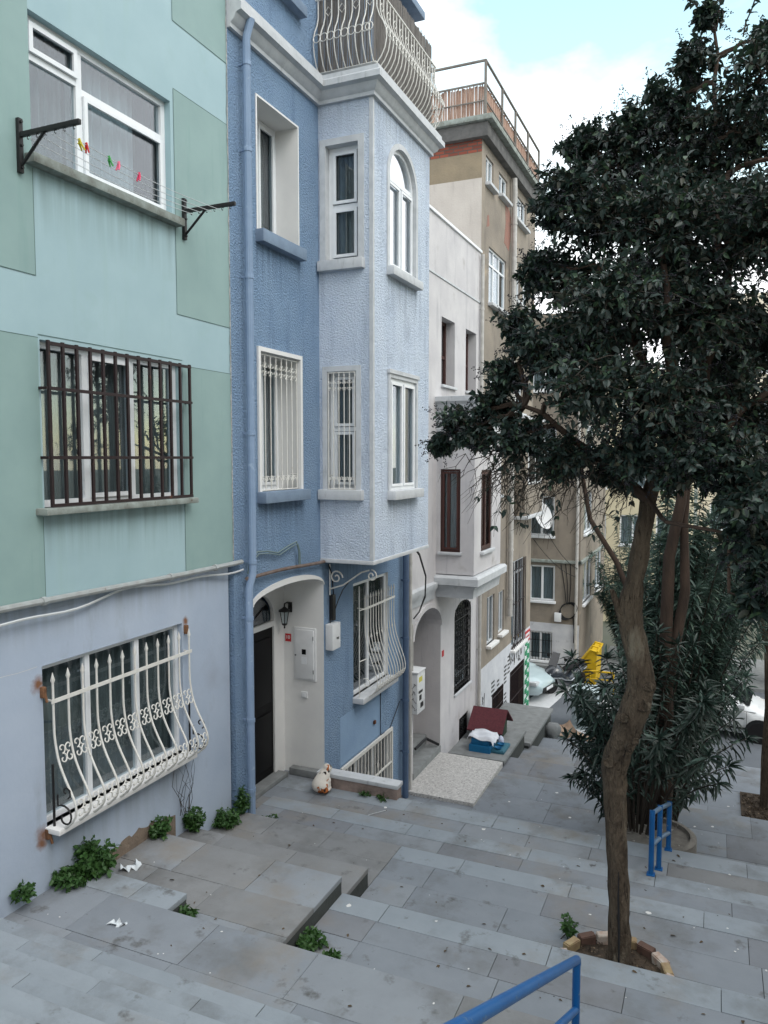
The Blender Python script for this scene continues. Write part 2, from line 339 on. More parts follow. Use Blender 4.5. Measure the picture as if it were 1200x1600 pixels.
def wall(b, F, u0, u1, v0, v1, holes=(), mi=0, rmi=None, split=()):
    """a wall face with real openings; holes: (u0,u1,v0,v1,depth[,arch rise]); split: extra (v, material below it)"""
    rmi = mi if rmi is None else rmi
    us = sorted({u0, u1, *[x for h in holes for x in h[:2]]}); vs = sorted({v0, v1, *[x for h in holes for x in h[2:4]], *[s[0] for s in split]})
    us = [u for u in us if u0 <= u <= u1]; vs = [v for v in vs if v0 <= v <= v1]
    for i in range(len(us) - 1):
        for j in range(len(vs) - 1):
            uc, vc = (us[i] + us[i + 1]) / 2, (vs[j] + vs[j + 1]) / 2
            if any(h[0] < uc < h[1] and h[2] < vc < h[3] for h in holes): continue
            m = mi
            for (sv, sm) in split:
                if vc < sv: m = sm; break
            b.quad(F(us[i], vs[j]), F(us[i + 1], vs[j]), F(us[i + 1], vs[j + 1]), F(us[i], vs[j + 1]), m)
    for h in holes:
        a, c, z0, z1, d = h[:5]; rise = h[5] if len(h) > 5 else 0
        if rise:
            A = arc(a, c, z1 - rise, rise); k = len(A) // 2
            for i in range(k): b.poly([F(a, z1), F(*A[i]), F(*A[i + 1])], mi)
            for i in range(k, len(A) - 1): b.poly([F(c, z1), F(*A[i]), F(*A[i + 1])], mi)
            edge = [(a, z0)] + A + [(c, z0)]
        else: edge = [(a, z0), (a, z1), (c, z1), (c, z0)]
        edge.append(edge[0])
        for (p, q) in zip(edge, edge[1:]): b.quad(F(*p), F(*q), F(*q, -d), F(*p, -d), rmi)

def shell(b, F, u0, u1, v0, v1, dep, mi=0, top=True):
    """sides, back and roof behind a wall face, so that a house is closed"""
    for u in (u0, u1): b.quad(F(u, v0), F(u, v1), F(u, v1, -dep), F(u, v0, -dep), mi)
    b.quad(F(u0, v0, -dep), F(u1, v0, -dep), F(u1, v1, -dep), F(u0, v1, -dep), mi)
    if top: b.quad(F(u0, v1), F(u1, v1), F(u1, v1, -dep), F(u0, v1, -dep), mi)

def window(parent, F, u0, u1, v0, v1, dep, mull=(), trans=(), fw=.055, fm='pvc', curtain='curtain', sill=None, arch=0, glass='glass',
           sash=(), label=None, gap=.12):
    """frame (the part) with pane, curtain and sill as its sub-parts; trans: (v, ua, ub); sash: inner sash rectangles"""
    f = MB(); d0, d1 = -dep - .01, -dep + .055; vs = v1 - arch
    f.fbox(F, u0, u0 + fw, v0, vs, d0, d1); f.fbox(F, u1 - fw, u1, v0, vs, d0, d1)
    f.fbox(F, u0 + fw, u1 - fw, v0, v0 + fw, d0, d1)
    if arch:
        A = arc(u0, u1, vs, arch, 16); B = arc(u0 + fw, u1 - fw, vs, arch - fw, 16)
        for i in range(16):
            q = [A[i], A[i + 1], B[i + 1], B[i]]
            f.add([F(*p, d) for d in (d0, d1) for p in q], [(0, 1, 2, 3), (4, 5, 6, 7), (0, 1, 5, 4), (2, 3, 7, 6)])
        f.fbox(F, u0 + fw, u1 - fw, vs - fw * .6, vs + fw * .6, d0, d1)
    else: f.fbox(F, u0 + fw, u1 - fw, v1 - fw, v1, d0, d1)
    for (u, va, vb) in [(m if isinstance(m, tuple) else (m, v0 + fw, (vs if arch else v1) - fw)) for m in mull]:
        f.fbox(F, u - fw * .6, u + fw * .6, va, vb, d0 + .004, d1 - .003)
    for (v, ua, ub) in trans: f.fbox(F, ua, ub, v - fw * .5, v + fw * .5, d0 + .006, d1 - .006)
    for (a, c, z0, z1) in sash:
        w = fw * .7
        for (p, q, r, s) in ((a, a + w, z0, z1), (c - w, c, z0, z1), (a + w, c - w, z0, z0 + w), (a + w, c - w, z1 - w, z1)):
            f.fbox(F, p, q, r, s, d1 - .002, d1 + .022)
    fr = f.build('window', M[fm], parent, label=label)
    p = MB(); e = fw * .6
    if arch:
        pts = [(u0 + e, v0 + e)] + arc(u0 + e, u1 - e, vs, arch - e, 16) + [(u1 - e, v0 + e)]
        p.extrude(pts, lambda q: F(*q, -dep + .02), lambda q: F(*q, -dep + .026))
    else: p.fbox(F, u0 + e, u1 - e, v0 + e, v1 - e, -dep + .02, -dep + .026)
    p.build('pane', M[glass], fr, smooth=0)
    if curtain:
        c = MB(); n = max(12, int((u1 - u0) * 40)); ph = random.uniform(0, 6)
        cs = [(u0 + (u1 - u0) * i / n, -dep - gap + .025 * sin(i * 1.3 + ph) + .015 * sin(i * .61)) for i in range(n + 1)]
        for (a, q) in zip(cs, cs[1:]): c.quad(F(a[0], v0, a[1]), F(q[0], v0, q[1]), F(q[0], v1, q[1]), F(a[0], v1, a[1]))
        c.build('curtain', M[curtain], fr, fix=False, smooth=80)
    if sill:
        sm, ov, out, h = sill; s = MB(); a = F(u0 - ov, v0 - h, -dep * .7); q = F(u1 + ov, v0, out)
        lo = [min(a[i], q[i]) for i in range(3)]; hi = [max(a[i], q[i]) for i in range(3)]
        s.cbox(lo[0], hi[0], lo[1], hi[1], lo[2], hi[2], min(.015, h * .2)); s.build('sill', M[sm], fr)
    return fr

def surround(b, F, u0, u1, v0, v1, w, d, mi=0, bottom=False):
    b.fbox(F, u0 - w, u0, v0, v1 + w, .001, d, mi); b.fbox(F, u1, u1 + w, v0, v1 + w, .001, d, mi); b.fbox(F, u0, u1, v1, v1 + w, .001, d, mi)

def scroll(cu, cv, r, a0, turns, hand=1, n=16):
    """flat spiral from its outer end inwards"""
    return [(cu + r * (1 - .8 * i / n) * cos(a0 + hand * 2 * pi * turns * i / n), cv + r * (1 - .8 * i / n) * sin(a0 + hand * 2 * pi * turns * i / n)) for i in range(n + 1)]

def line(b, F, pts, r, d=0, n=5, mi=0): b.tube([F(p[0], p[1], p[2] if len(p) > 2 else d) for p in pts], r, n, mi)
# ================================================================== green house
G = thing('green_house', 'mint green clad town house with grey blue ground floor and three windows', 'house', (-5.4, 4.5, -3.9))
F = FX(-5.4); FG = FX(-5.45)
b = MB()
wall(b, F, -1.5, 7.84, -1.28, 7.5, [(4.97, 6.8, 2.55, 3.75, .16), (4.99, 6.9, -.44, 1.02, .16)])
b.quad(F(-1.5, -1.28), F(7.84, -1.28), F(7.84, -1.28, -.06), F(-1.5, -1.28, -.06))
shell(b, F, -1.5, 7.84, -1.28, 7.5, 5)
for (u0, u1, v0, v1) in [(-1.49, 4.967, 1.56, 7.49), (6.853, 7.835, 1.55, 3.9), (6.86, 7.835, 4.6, 7.49), (-1.49, 4.967, -1.27, 1.03), (6.925, 7.835, -1.27, 1.0)]:
    b.fbox(F, u0, u1, v0, v1, .0005, .0035, 1)
J = lambda u0, u1, v0, v1: b.fbox(F, u0, u1, v0, v1, .0036, .0046, 2)
for (u0, u1, v) in [(-1.49, 4.97, 1.557), (6.85, 7.835, 1.548), (-1.49, 4.97, 1.033), (6.925, 7.835, 1.003), (6.85, 7.835, 3.902), (6.86, 7.835, 4.598), (4.97, 6.92, 1.06)]: J(u0, u1, v - .003, v + .003)
for (u, v0, v1) in [(4.969, 1.556, 2.45), (4.969, -1.27, -.52), (6.851, 1.55, 3.9), (6.923, -1.27, 1.0), (6.858, 4.6, 7.4)]: J(u - .0025, u + .0025, v0, v1)
b.build('wall', [M['green_light'], M['green_dark'], M['joint']], G, fix=False, smooth=0)
b = MB()
wall(b, FG, -1.5, 7.8, -5.2, -1.28, [(4.95, 6.9, -3.32, -1.85, .13)])
shell(b, FG, -1.5, 7.8, -5.2, -1.28, 5, top=False)
b.build('ground_floor_wall', M['ground_plaster'], G, fix=False, smooth=0)
# bare patches at the foot of the wall and rust blooms round the grille fixings
b = MB(); R = random.Random(3)
for (u0, u1, z0, z1) in [(5.62, 6.72, -3.97, -4.02)]:
    top = [(u0 + (u1 - u0) * i / 30, z0 + (z1 - z0) * i / 30 + .03 + (.03 + .05 * sin(i * .55) ** 2 + .03 * R.random()) * sin(pi * (i + .5) / 31)) for i in range(31)]
    b.extrude([(u0, -4.6), *top, (u1, -4.6)], lambda p: FG(*p, .0006), lambda p: FG(*p, .004))
b.build('bare_render_patch', mat('bare_grey_render', (132, 118, 104), (104, 94, 86), .95, 7, .6, 24, .02), G)
def stain(m, loc, spots, c):
    nt = m.node_tree; N = nt.nodes; L = nt.links; P = N['Principled BSDF']; tc = N.new('ShaderNodeTexCoord'); n = N.new('ShaderNodeTexNoise'); n.inputs['Scale'].default_value = 16; n.inputs['Detail'].default_value = 5; L.new(tc.outputs['Object'], n.inputs['Vector'])
    for (p, r) in spots:
        d = N.new('ShaderNodeVectorMath'); d.operation = 'DISTANCE'; L.new(tc.outputs['Object'], d.inputs[0]); d.inputs[1].default_value = tuple(Vector(p) - Vector(loc))
        a = N.new('ShaderNodeMath'); a.operation = 'MULTIPLY_ADD'; L.new(n.outputs['Fac'], a.inputs[0]); a.inputs[1].default_value = r * 1.1; L.new(d.outputs['Value'], a.inputs[2])
        q = N.new('ShaderNodeMapRange'); q.inputs['From Min'].default_value = r * 1.5; q.inputs['From Max'].default_value = r * .75; L.new(a.outputs[0], q.inputs['Value'])
        x = N.new('ShaderNodeMix'); x.data_type = 'RGBA'; L.new(q.outputs[0], x.inputs['Factor']); L.new(P.inputs['Base Color'].links[0].from_socket, x.inputs[6]); x.inputs[7].default_value = lin(c) + (1,); L.new(x.outputs[2], P.inputs['Base Color'])
stain(M['ground_plaster'], (-5.4, 4.5, -3.9), [((-5.45, 4.9, -2.0), .1), ((-5.45, 6.96, -1.84), .065), ((-5.45, 4.92, -3.38), .12), ((-5.45, 4.89, -3.45), .08), ((-5.45, 6.93, -3.36), .05)], (124, 88, 66))
# windows
w1 = window(G, F, 4.97, 6.8, 2.55, 3.75, .13, mull=[5.6], trans=[(3.42, 5.02, 5.6), (3.36, 5.6, 6.75)], fw=.06, sash=[(5.03, 5.57, 3.45, 3.7), (5.64, 6.74, 2.61, 3.33)], curtain=None, sill=('sill_dirty', .08, .11, .085))
for (u0, u1, cm_) in ((4.97, 5.6, 'curtain_dark'), (5.6, 6.5, 'curtain'), (6.5, 6.8, 'room')):  # last strip: no cloth, a dark sheet with the unlit room's shade as its colour
    b = MB(); cs = [(u0 + (u1 - u0) * i / 40, -.25 + .03 * sin(i * 1.1) + .015 * sin(i * .47)) for i in range(41)]
    for (a, q) in zip(cs, cs[1:]): b.quad(F(a[0], 2.55, a[1]), F(q[0], 2.55, q[1]), F(q[0], 3.75, q[1]), F(a[0], 3.75, a[1]))
    b.build('curtain', M[cm_], w1, fix=False, smooth=80)
w2 = window(G, F, 4.99, 6.9, -.44, 1.02, .13, mull=[5.58, 6.2], fw=.06, sash=[(5.61, 6.17, -.38, .96)], curtain='curtain_dark', sill=('sill_dirty', .1, .14, .06))
w3 = window(G, FG, 4.95, 6.9, -3.32, -1.85, .12, mull=[5.55, 6.24], fw=.05, fm='pvc', curtain='curtain_dark', sill=('white_plaster', .02, .17, .05))
# plain maroon grille over the middle window
b = MB(); d = .085
for i in range(13):
    u = 5.0 + .1615 * i; b.fbox(F, u - .013, u + .013, -.43, 1.01, d - .012, d + .012)
for z in (.985, .6, .0, -.42): b.fbox(F, 4.99, 6.955, z - .014, z + .014, d - .0135, d + .0135)
for z in (.6, .0): 
    for u in (4.97, 6.96): b.fbox(F, u - .012, u + .012, z - .012, z + .012, -.1, d + .01)
b.build('grille', M['iron_maroon'], w2)

def grille_belly(F, u0, u1, zt, zb, prof, bars, bands, parent, mats, rod=.011, tips=True, toprail=None, name='grille', dia=None):
    z_, d_ = np.array([p[0] for p in prof])[::-1], np.array([p[1] for p in prof])[::-1]
    zz = np.linspace(zt, zb, 26); dd = np.interp(zz, z_, d_)
    for _ in range(2): dd[1:-1] = (dd[:-2] + 2 * dd[1:-1] + dd[2:]) / 4
    dep = lambda z: float(np.interp(z, zz[::-1], dd[::-1]))
    b = MB(); us = [u0 + (u1 - u0) * i / (bars - 1) for i in range(bars)]
    for u in us:
        line(b, F, [(u, float(z), float(q)) for z, q in zip(zz, dd)], rod, n=6)
        if tips:
            b.tube([F(u, zt - .01, dep(zt)), F(u, zt + .02, dep(zt)), F(u, zt + .09, dep(zt))], [rod, rod * 1.9, .002], 6)
    if toprail: b.fbox(F, u0 - .03, u1 + .03, toprail - .018, toprail + .018, dep(toprail) - .006 + rod, dep(toprail) + .004 + rod)
    b.tube([F(u0, zb, dep(zb)), F(u1, zb, dep(zb))], rod * 1.2, 6)
    for z in bands:
        for (p, q) in zip(us, us[1:]):
            g = (q - p); r = g * .27
            for sx in (-1, 1):
                for sz in (-1, 1):
                    pts = scroll((p + q) / 2 + sx * g * .23, z + sz * r * .95, r, -sz * pi / 2, .95, -sx * sz)
                    line(b, F, [(s[0], s[1], dep(s[1]) + rod) for s in pts], rod * .62, n=4)
    if dia:
        for z in dia:
            for u in us[2::2]:
                q = g2 = .03; line(b, F, [(u - q, z, dep(z)), (u, z + q * 1.5, dep(z)), (u + q, z, dep(z)), (u, z - q * 1.5, dep(z)), (u - q, z, dep(z))], rod * .8, n=4)
    # returns to the wall at both ends
    for u in (u0, u1):
        for z in (toprail or zt - .05, zb): b.tube([F(u, z, dep(z)), F(u, z, -.02)], rod, 6)
    return b.build(name, mats, parent), dep
gr, dep = grille_belly(FG, 5.0, 6.93, -2.0, -3.36, [(-1.9, .07), (-2.5, .07), (-2.72, .11), (-2.9, .2), (-3.04, .29), (-3.14, .32), (-3.24, .29), (-3.31, .21), (-3.36, .1)], 12, (-2.66, -3.13), w3, M['iron_white'], toprail=-2.17)
for u in (4.99, 6.94):
    b = MB(); b.tube([FG(u, -2.75, .05), FG(u, -3.38, .05)], .012, 6)
    line(b, FG, [(u, -3.02 + .0 * t, .1) for t in (0,)] + [(u, p[1], p[0]) for p in scroll(.17, -3.22, .12, 2.2, .9, -1)], .009)
    line(b, FG, [(u, p[1], p[0]) for p in scroll(.2, -2.98, .06, -1.2, .9, 1)], .008)
    b.build('grille_end', M['iron_black'], w3, label='black scrolled end bar of the bowed white grille')
for (u, z) in [(6.95, -1.93), (4.94, -2.08), (4.95, -3.38)]:
    b = MB(); b.cbox(FG(u, z)[0] - .02, FG(u, z)[0] + .04, u - .022, u + .022, z - .05, z + .05, .01); b.tube([FG(u, z + .04, .02), FG(u + .01, z - .09, .05)], .012, 6); b.build('anchor_plate', M['rust_plaster'], G)

drip(M['ground_plaster'], (-5.4, 4.5, -3.9), [(4.9, 6.95, -3.38, .5), (-1.5, 7.8, -1.3, .4)], (134, 140, 146), .6)
drip(M['green_light'], (-5.4, 4.5, -3.9), [(4.86, 7.05, 2.47, .6), (4.87, 7.04, -.5, .5)], (118, 138, 138), .8)
drip(M['stucco_blue'], (-5.4, 10.7, -4.9), [(8.4, 9.56, 2.71, .6), (8.38, 9.58, -.58, .55), (10.2, 12.7, -1.6, .5)], (82, 104, 130), .75)
drip(M['stucco_pale'], (-5.4, 10.7, -4.9), [(10.58, 11.86, 2.68, .6), (10.6, 11.88, -.64, .5), (10.1, 12.42, 5.05, .6)], (146, 156, 170), .75)
# hairline joint in the ground floor plaster, ragged paint edge towards the blue house
b = MB()
pts = [(-1.5 + 6.4 * i / 60, -1.84 + .004 * sin(i * 1.7) + .003 * sin(i * .6)) for i in range(61)]
for a, q in zip(pts, pts[1:]): b.quad(FG(a[0], a[1] - .003, .001), FG(q[0], q[1] - .003, .001), FG(q[0], q[1] + .003, .001), FG(a[0], a[1] + .003, .001))
b.build('plaster_crack', M['trim'], G, smooth=0)
R = random.Random(17); b = MB(); n = 160; zs = [-1.25 + 8.6 * i / n for i in range(n + 1)]; ws = [.012 + .016 * R.random() ** 2 for _ in zs]
for i in range(n): b.quad((-5.392, 7.842 - ws[i], zs[i]), (-5.392, 7.842 + .004, zs[i]), (-5.392, 7.842 + .004, zs[i + 1]), (-5.392, 7.842 - ws[i + 1], zs[i + 1]))
b.build('paint_edge', mat('crumbling_plaster_edge', (176, 178, 176), (120, 124, 124), .95, 14, .6, 30, .01), G, smooth=0)
# horizontal pipe and cables along both facades
b = MB(); pts = [FG(y, -1.235 - .006 * (y - 1) - .012 * sin(y * 1.1), .1) for y in np.linspace(-1.4, 7.95, 30)]
b.tube(pts, .03, 8)
for y in (2.2, 4.9, 6.6, 7.4): b.tube([FG(y - .02, -1.235 - .006 * (y - 1) - .012 * sin(y * 1.1), .1), FG(y + .02, -1.235 - .006 * (y - 1) - .012 * sin(y * 1.1), .1)], .04, 8)
b.build('wall_pipe', M['pipe_grey'], origin=(-5.35, 4.5, -1.25), label='long pale grey pipe clipped under the mint cladding of the green house', cat='pipe')
b = MB(); pts = [FG(y, -1.36 + .03 * sin(y * 2.3) - .02 * sin(y * 5), .06 + .03 * sin(y * 1.7)) for y in np.linspace(-1.4, 8.0, 60)]; b.tube(pts, .012, 5)
b.build('wall_cable', M['cable_white'], origin=(-5.38, 4.5, -1.36), label='thin sagging white cable just below the pale grey pipe', cat='cable')
b = MB(); pts = [F(y, -1.5 + .01 * sin(y * 3) - .02 * (y - 8.2), .07) for y in np.linspace(8.02, 10.08, 14)]; b.tube(pts, .024, 8)
b.build('wall_pipe', M['pipe_rusty'], origin=(-5.33, 9, -1.52), label='rusty brown pipe running above the arched white doorway', cat='pipe')
b = MB(); pts = [F(8.08, -1.45, .05), F(8.14, -1.3, .05), F(8.3, -1.2, .05), F(8.55, -1.22, .05), F(8.8, -1.27, .05), F(9.1, -1.2, .05), F(9.3, -1.17, .05), F(9.36, -1.3, .05), F(9.37, -1.5, .05)]
b.tube(pts, .012, 5); b.tube([Vector(p) + Vector((.01, .02, -.03)) for p in pts], .009, 5)
b.build('wall_cable', M['cable_grey'], origin=(-5.35, 8.8, -1.3), label='looped grey green cables on the blue stucco above the doorway arch', cat='cable')

# clothes line brackets with pegs
for (y, lab) in ((4.83, 'black iron clothes line bracket at the sill end farther from the blue house'), (6.98, 'black iron clothes line bracket reaching towards the blue downpipe')):
    b = MB(); X = -5.4
    b.cbox(X + .004, X + .04, y - .022, y + .022, 2.36, 2.80, .004); b.cbox(X + .04, X + .68, y - .016, y + .016, 2.645, 2.685, .004)
    b.tube([(X + .04, y, 2.42), (X + .3, y, 2.65)], .014, 6)
    for i in range(6):
        x = X + .12 + i * .1; b.tube([(x + .012 * cos(t), y, 2.63 + .014 * sin(t)) for t in np.linspace(.4, 5.4, 9)], .004, 4)
    for z in (2.4, 2.58, 2.77): b.tube([(X + .04, y, z), (X + .056, y, z)], .012, 6)
    b.build('clothes_line_bracket', M['iron_black'], origin=(X, y, 2.4), label=lab, cat='bracket', group='clothes line brackets')
for i, x in enumerate((-5.26, -5.14, -5.02, -4.9)):
    b = MB(); b.tube([(x, 4.83 + 2.15 * t, 2.618 - .05 * sin(pi * t)) for t in np.linspace(0, 1, 12)], .0035, 4)
    b.build('clothes_line', M['cable_white'], origin=(x, 5.9, 2.6), label=['thin clothes line hung innermost, next to the window glass', 'thin clothes line second out from the window, without any pegs', 'thin clothes line third out from the window glass', 'thin outermost clothes line carrying the five coloured pegs'][i], cat='clothes line', group='clothes lines')
pegs = [(5.08, (190, 40, 44), 'red', .2), (5.0, (206, 190, 50), 'yellow', .9), (5.34, (70, 160, 80), 'green', .6), (5.46, (220, 100, 130), 'pale pink', -.4), (5.72, (206, 50, 92), 'deep pink', -.3)]
for (y, c, n, a) in pegs:
    pm = mat(n.replace(' ', '_') + '_peg_plastic', c, rough=.4); b = MB(); t = (y - 4.83) / 2.15; z = 2.618 - .05 * sin(pi * t)
    for s in (-1, 1):
        b.tube([(-4.9 + s * .006, y - .002, z + .02), (-4.9 + s * .009, y + .012 * a, z - .02), (-4.9 + s * .016, y + .05 * a, z - .06)], [.006, .009, .007], 6)
    b.tube([(-4.915, y, z - .02), (-4.885, y, z - .02)], .006, 6)
    b.build('clothes_peg', pm, origin=(-4.9, y, z), label=f'{n} plastic clothes peg hanging on the outermost clothes line', cat='clothes peg', group='clothes pegs')

# ================================================================== blue house
B = thing('blue_house', 'blue rough stucco house with pale bay window, balcony and arched white doorway', 'house', (-5.4, 10.7, -4.9))
FB = FX(-5.4); FS = FY(10.1); FF = FX(-4.54)
b = MB()
H = [(8.47, 9.49, 2.87, 4.5, .42), (8.47, 9.49, -.44, 1.36, .42), (8.47, 9.5, 6.1, 7.3, .3), (8.26, 10.19, -5.0, -1.74, .72, .17),
     (11.22, 12.67, -3.95, -2.06, .12), (10.72, 12.78, -6.2, -4.97, .12)]
wall(b, FB, 7.845, 13.6, -8, 8.0, H, 0, 1)
shell(b, FB, 7.845, 13.6, -8, 8.0, 5)
b.build('wall', [M['stucco_blue'], M['white_plaster']], B, fix=False, smooth=0)
b = MB(); b.fbox(FB, 10.72, 12.4, -4.93, -4.15, .0005, .003); b.build('wall_patch', M['patch_blue'], B)
# bay
b = MB()
SH = [(-5.28, -4.76, 2.83, 4.45, .2), (-5.27, -4.80, -.47, 1.25, .2)]
FH = [(10.68, 11.76, 2.82, 4.66, .13, .5), (10.7, 11.78, -.5, 1.2, .08)]
wall(b, FS, -5.4, -4.54, -1.5, 5.1, SH, 0, 1); wall(b, FF, 10.1, 12.42, -1.5, 5.1, FH, 0, 1)
b.quad((-5.4, 12.42, -1.5), (-4.54, 12.42, -1.5), (-4.54, 12.42, 5.1), (-5.4, 12.42, 5.1)); b.quad((-5.4, 10.1, 5.1), (-4.54, 10.1, 5.1), (-4.54, 12.42, 5.1), (-5.4, 12.42, 5.1))
b.quad((-5.4, 10.1, -1.5), (-4.54, 10.1, -1.5), (-4.54, 12.42, -1.5), (-5.4, 12.42, -1.5))
bay = b.build('bay_window', [M['stucco_pale'], M['trim']], B, fix=False, smooth=0)
b = MB(); b.cbox(-5.4, -4.525, 10.085, 12.435, -1.56, -1.5, .01); b.fbox(FF, 10.098, 10.15, -1.49, 5.05, .001, .006); b.fbox(FS, -4.59, -4.542, -1.49, 5.05, .001, .006)
surround(b, FS, -5.28, -4.76, 2.83, 4.45, .09, .02); surround(b, FS, -5.27, -4.80, -.47, 1.25, .075, .02)
surround(b, FF, 10.7, 11.78, -.5, 1.2, .06, .03); b.fbox(FF, 10.62, 11.86, 1.26, 1.32, .001, .05)
A1 = arc(10.68, 11.76, 4.16, .5, 16); A2 = arc(10.6, 11.84, 4.16, .58, 16)
for i in range(16): b.add([FF(*p, d) for d in (.001, .02) for p in (A1[i], A1[i + 1], A2[i + 1], A2[i])], [(0, 1, 2, 3), (4, 5, 6, 7), (0, 1, 5, 4), (2, 3, 7, 6)])
b.fbox(FF, 10.6, 10.68, 2.82, 4.16, .001, .02); b.fbox(FF, 11.76, 11.84, 2.82, 4.16, .001, .02)
b.build('bay_trim', M['trim'], B)
# surrounds of the plain facade windows
for (v0, v1, w_, d_) in ((2.87, 4.5, .025, .012), (-.44, 1.36, .055, .03)): b = MB(); surround(b, FB, 8.47, 9.49, v0, v1, w_, d_); b.build('window_surround', M['white_plaster'], B)
wa = window(B, FB, 8.47, 9.49, 2.87, 4.5, .40, mull=[9.0], fw=.06, sash=[(9.03, 9.43, 2.93, 4.44)], sill=('trim_blue', .05, .12, .16), curtain='curtain_dark')
wb = window(B, FB, 8.47, 9.49, -.44, 1.36, .40, mull=[9.0], fw=.06, sash=[(9.03, 9.43, -.38, 1.3)], sill=('trim_blue', .08, .14, .15), curtain='curtain')
wc = window(B, FB, 8.47, 9.5, 6.1, 7.3, .28, mull=[9.0], sill=('trim_blue', .08, .13, .14))
wd = window(B, FS, -5.28, -4.76, 2.83, 4.45, .17, trans=[(3.62, -5.22, -4.82)], fw=.06, sash=[(-5.21, -4.83, 3.66, 4.38), (-5.21, -4.83, 2.9, 3.58)], sill=('trim', .1, .1, .15), curtain='curtain_dark')
we = window(B, FS, -5.27, -4.80, -.47, 1.25, .17, trans=[(.42, -5.21, -4.86)], fw=.06, sash=[(-5.2, -4.87, .46, 1.18), (-5.2, -4.87, -.4, .38)], sill=('trim', .12, .1, .15), curtain='curtain_dark')
wf = window(B, FF, 10.68, 11.76, 2.82, 4.66, .1, arch=.5, mull=[11.22], fw=.055, sash=[(10.74, 11.19, 2.88, 4.1), (11.25, 11.7, 2.88, 4.1)], glass='glass_bright', sill=('trim', .08, .12, .13))
wg = window(B, FF, 10.7, 11.78, -.5, 1.2, .06, mull=[11.24], fw=.055, sash=[(10.76, 11.21, -.44, 1.14), (11.27, 11.72, -.44, 1.14)], sill=('trim', .07, .14, .14))
# flat white grilles with scrolls top and bottom
def flat_grille(F, u0, u1, v0, v1, d, n, parent):
    b = MB(); us = [u0 + (u1 - u0) * i / (n - 1) for i in range(n)]
    for u in us: b.tube([F(u, v0, d), F(u, v1, d)], .008, 6)
    for v in (v0, v1): b.tube([F(u0, v, d), F(u1, v, d)], .009, 6)
    for (p, q) in zip(us, us[1:]):
        g = q - p
        for s in (-1, 1):
            line(b, F, [(a, c, d) for a, c in scroll((p + q) / 2 + s * g * .22, v1 - .14, g * .26, pi / 2, .95, -s)], .0055, n=4)
            line(b, F, [(a, c, d) for a, c in scroll((p + q) / 2 + s * g * .22, v1 - .23, g * .26, -pi / 2, .95, s)], .0055, n=4)
            line(b, F, [(a, c, d) for a, c in scroll((p + q) / 2 + s * g * .22, v0 + .15, g * .26, pi / 2, .95, -s)], .0055, n=4)
        line(b, F, [(p + g * (.5 - .42 * cos(t)), v0 + .06 + .12 * sin(t), d) for t in np.linspace(0, pi, 9)], .0055, n=4)
    for u in (u0, u1):
        for v in (v0 + .2, v1 - .2): b.tube([F(u, v, d), F(u, v, -.12)], .007, 5)
    b.build('grille', M['iron_white'], parent)
flat_grille(FB, 8.5, 9.46, -.43, 1.33, -.02, 8, wb)
flat_grille(FS, -5.25, -4.82, -.46, 1.23, .012, 6, we)
# cornice round wall and bay, classical steps
prof = [(.0, 5.02), (.05, 5.02), (.05, 5.07), (.1, 5.11), (.13, 5.17), (.2, 5.19), (.2, 5.27), (.16, 5.3), (.16, 5.36), (.0, 5.36)]
b = MB()
b.extrude(prof, lambda p: (-5.4 + p[0], 7.86, p[1]), lambda p: (-5.4 + p[0], 10.1 - p[0], p[1]))
b.extrude(prof, lambda p: (-5.4 + p[0], 10.1 - p[0], p[1]), lambda p: (-4.54 + p[0], 10.1 - p[0], p[1]), cap=False)
b.extrude(prof, lambda p: (-4.54 + p[0], 10.1 - p[0], p[1]), lambda p: (-4.54 + p[0], 12.42 + p[0], p[1]), cap=False)
b.extrude(prof, lambda p: (-4.54 + p[0], 12.42 + p[0], p[1]), lambda p: (-5.4, 12.42 + p[0], p[1]))
b.build('cornice', M['trim'], B)
b = MB(); b.cbox(-5.4, -4.47, 10.02, 12.52, 5.362, 5.44, .015); b.build('balcony_floor', M['concrete'], B)
# eave of the upper storey
b = MB(); b.cbox(-5.5, -5.12, 7.9, 13.75, 7.98, 8.12, .02); b.build('eave', M['trim_blue'], B)
# balcony railing
b = MB()
def belly_bar(P, r=.0085):
    z = np.array([5.45, 5.53, 5.64, 5.76, 5.88, 5.98, 6.08, 6.2, 6.46]); d = np.array([.0, .07, .125, .148, .14, .10, .04, .0, .0]); b.tube([P(float(q), float(a)) for a, q in zip(z, d)], r, 5)
def hoop(P, s, z=5.92):
    b.tube([P(s + .056 * cos(t), .15 - .01 * sin(t), z - .07 + .06 * sin(t)) for t in np.linspace(0, 2 * pi, 13)[:-1]], .007, 4, closed=True)
def diamond(P, s, z=6.27):
    b.tube([P(s + x * .05, 0, z + y * .06) for x, y in ((1, 0), (0, 1), (-1, 0), (0, -1))], .007, 4, closed=True)
PS = lambda s, d, z: (s, 10.05 - d, z); PF = lambda s, d, z: (-4.47 + d, s, z); PE = lambda s, d, z: (s, 12.5 + d, z)
for (P, s0, s1, n) in ((PS, -5.36, -4.5, 8), (PF, 10.09, 12.46, 20), (PE, -4.5, -5.36, 8)):
    ss = [s0 + (s1 - s0) * i / n for i in range(n + 1)]
    for i, s in enumerate(ss):
        belly_bar(lambda d, z, s=s: P(s, d, z)); hoop(P, s + (s1 - s0) / n / 2 if i < n else s)
        if i < n and i % 2: diamond(P, (ss[i] + ss[i + 1]) / 2)
for z, d, r in ((5.445, .0, .014), (6.46, .0, .017)):
    b.tube([(-5.4, 10.05 - d, z), (-4.47 + d, 10.05 - d, z), (-4.47 + d, 12.5 + d, z), (-5.4, 12.5 + d, z)], r, 6)
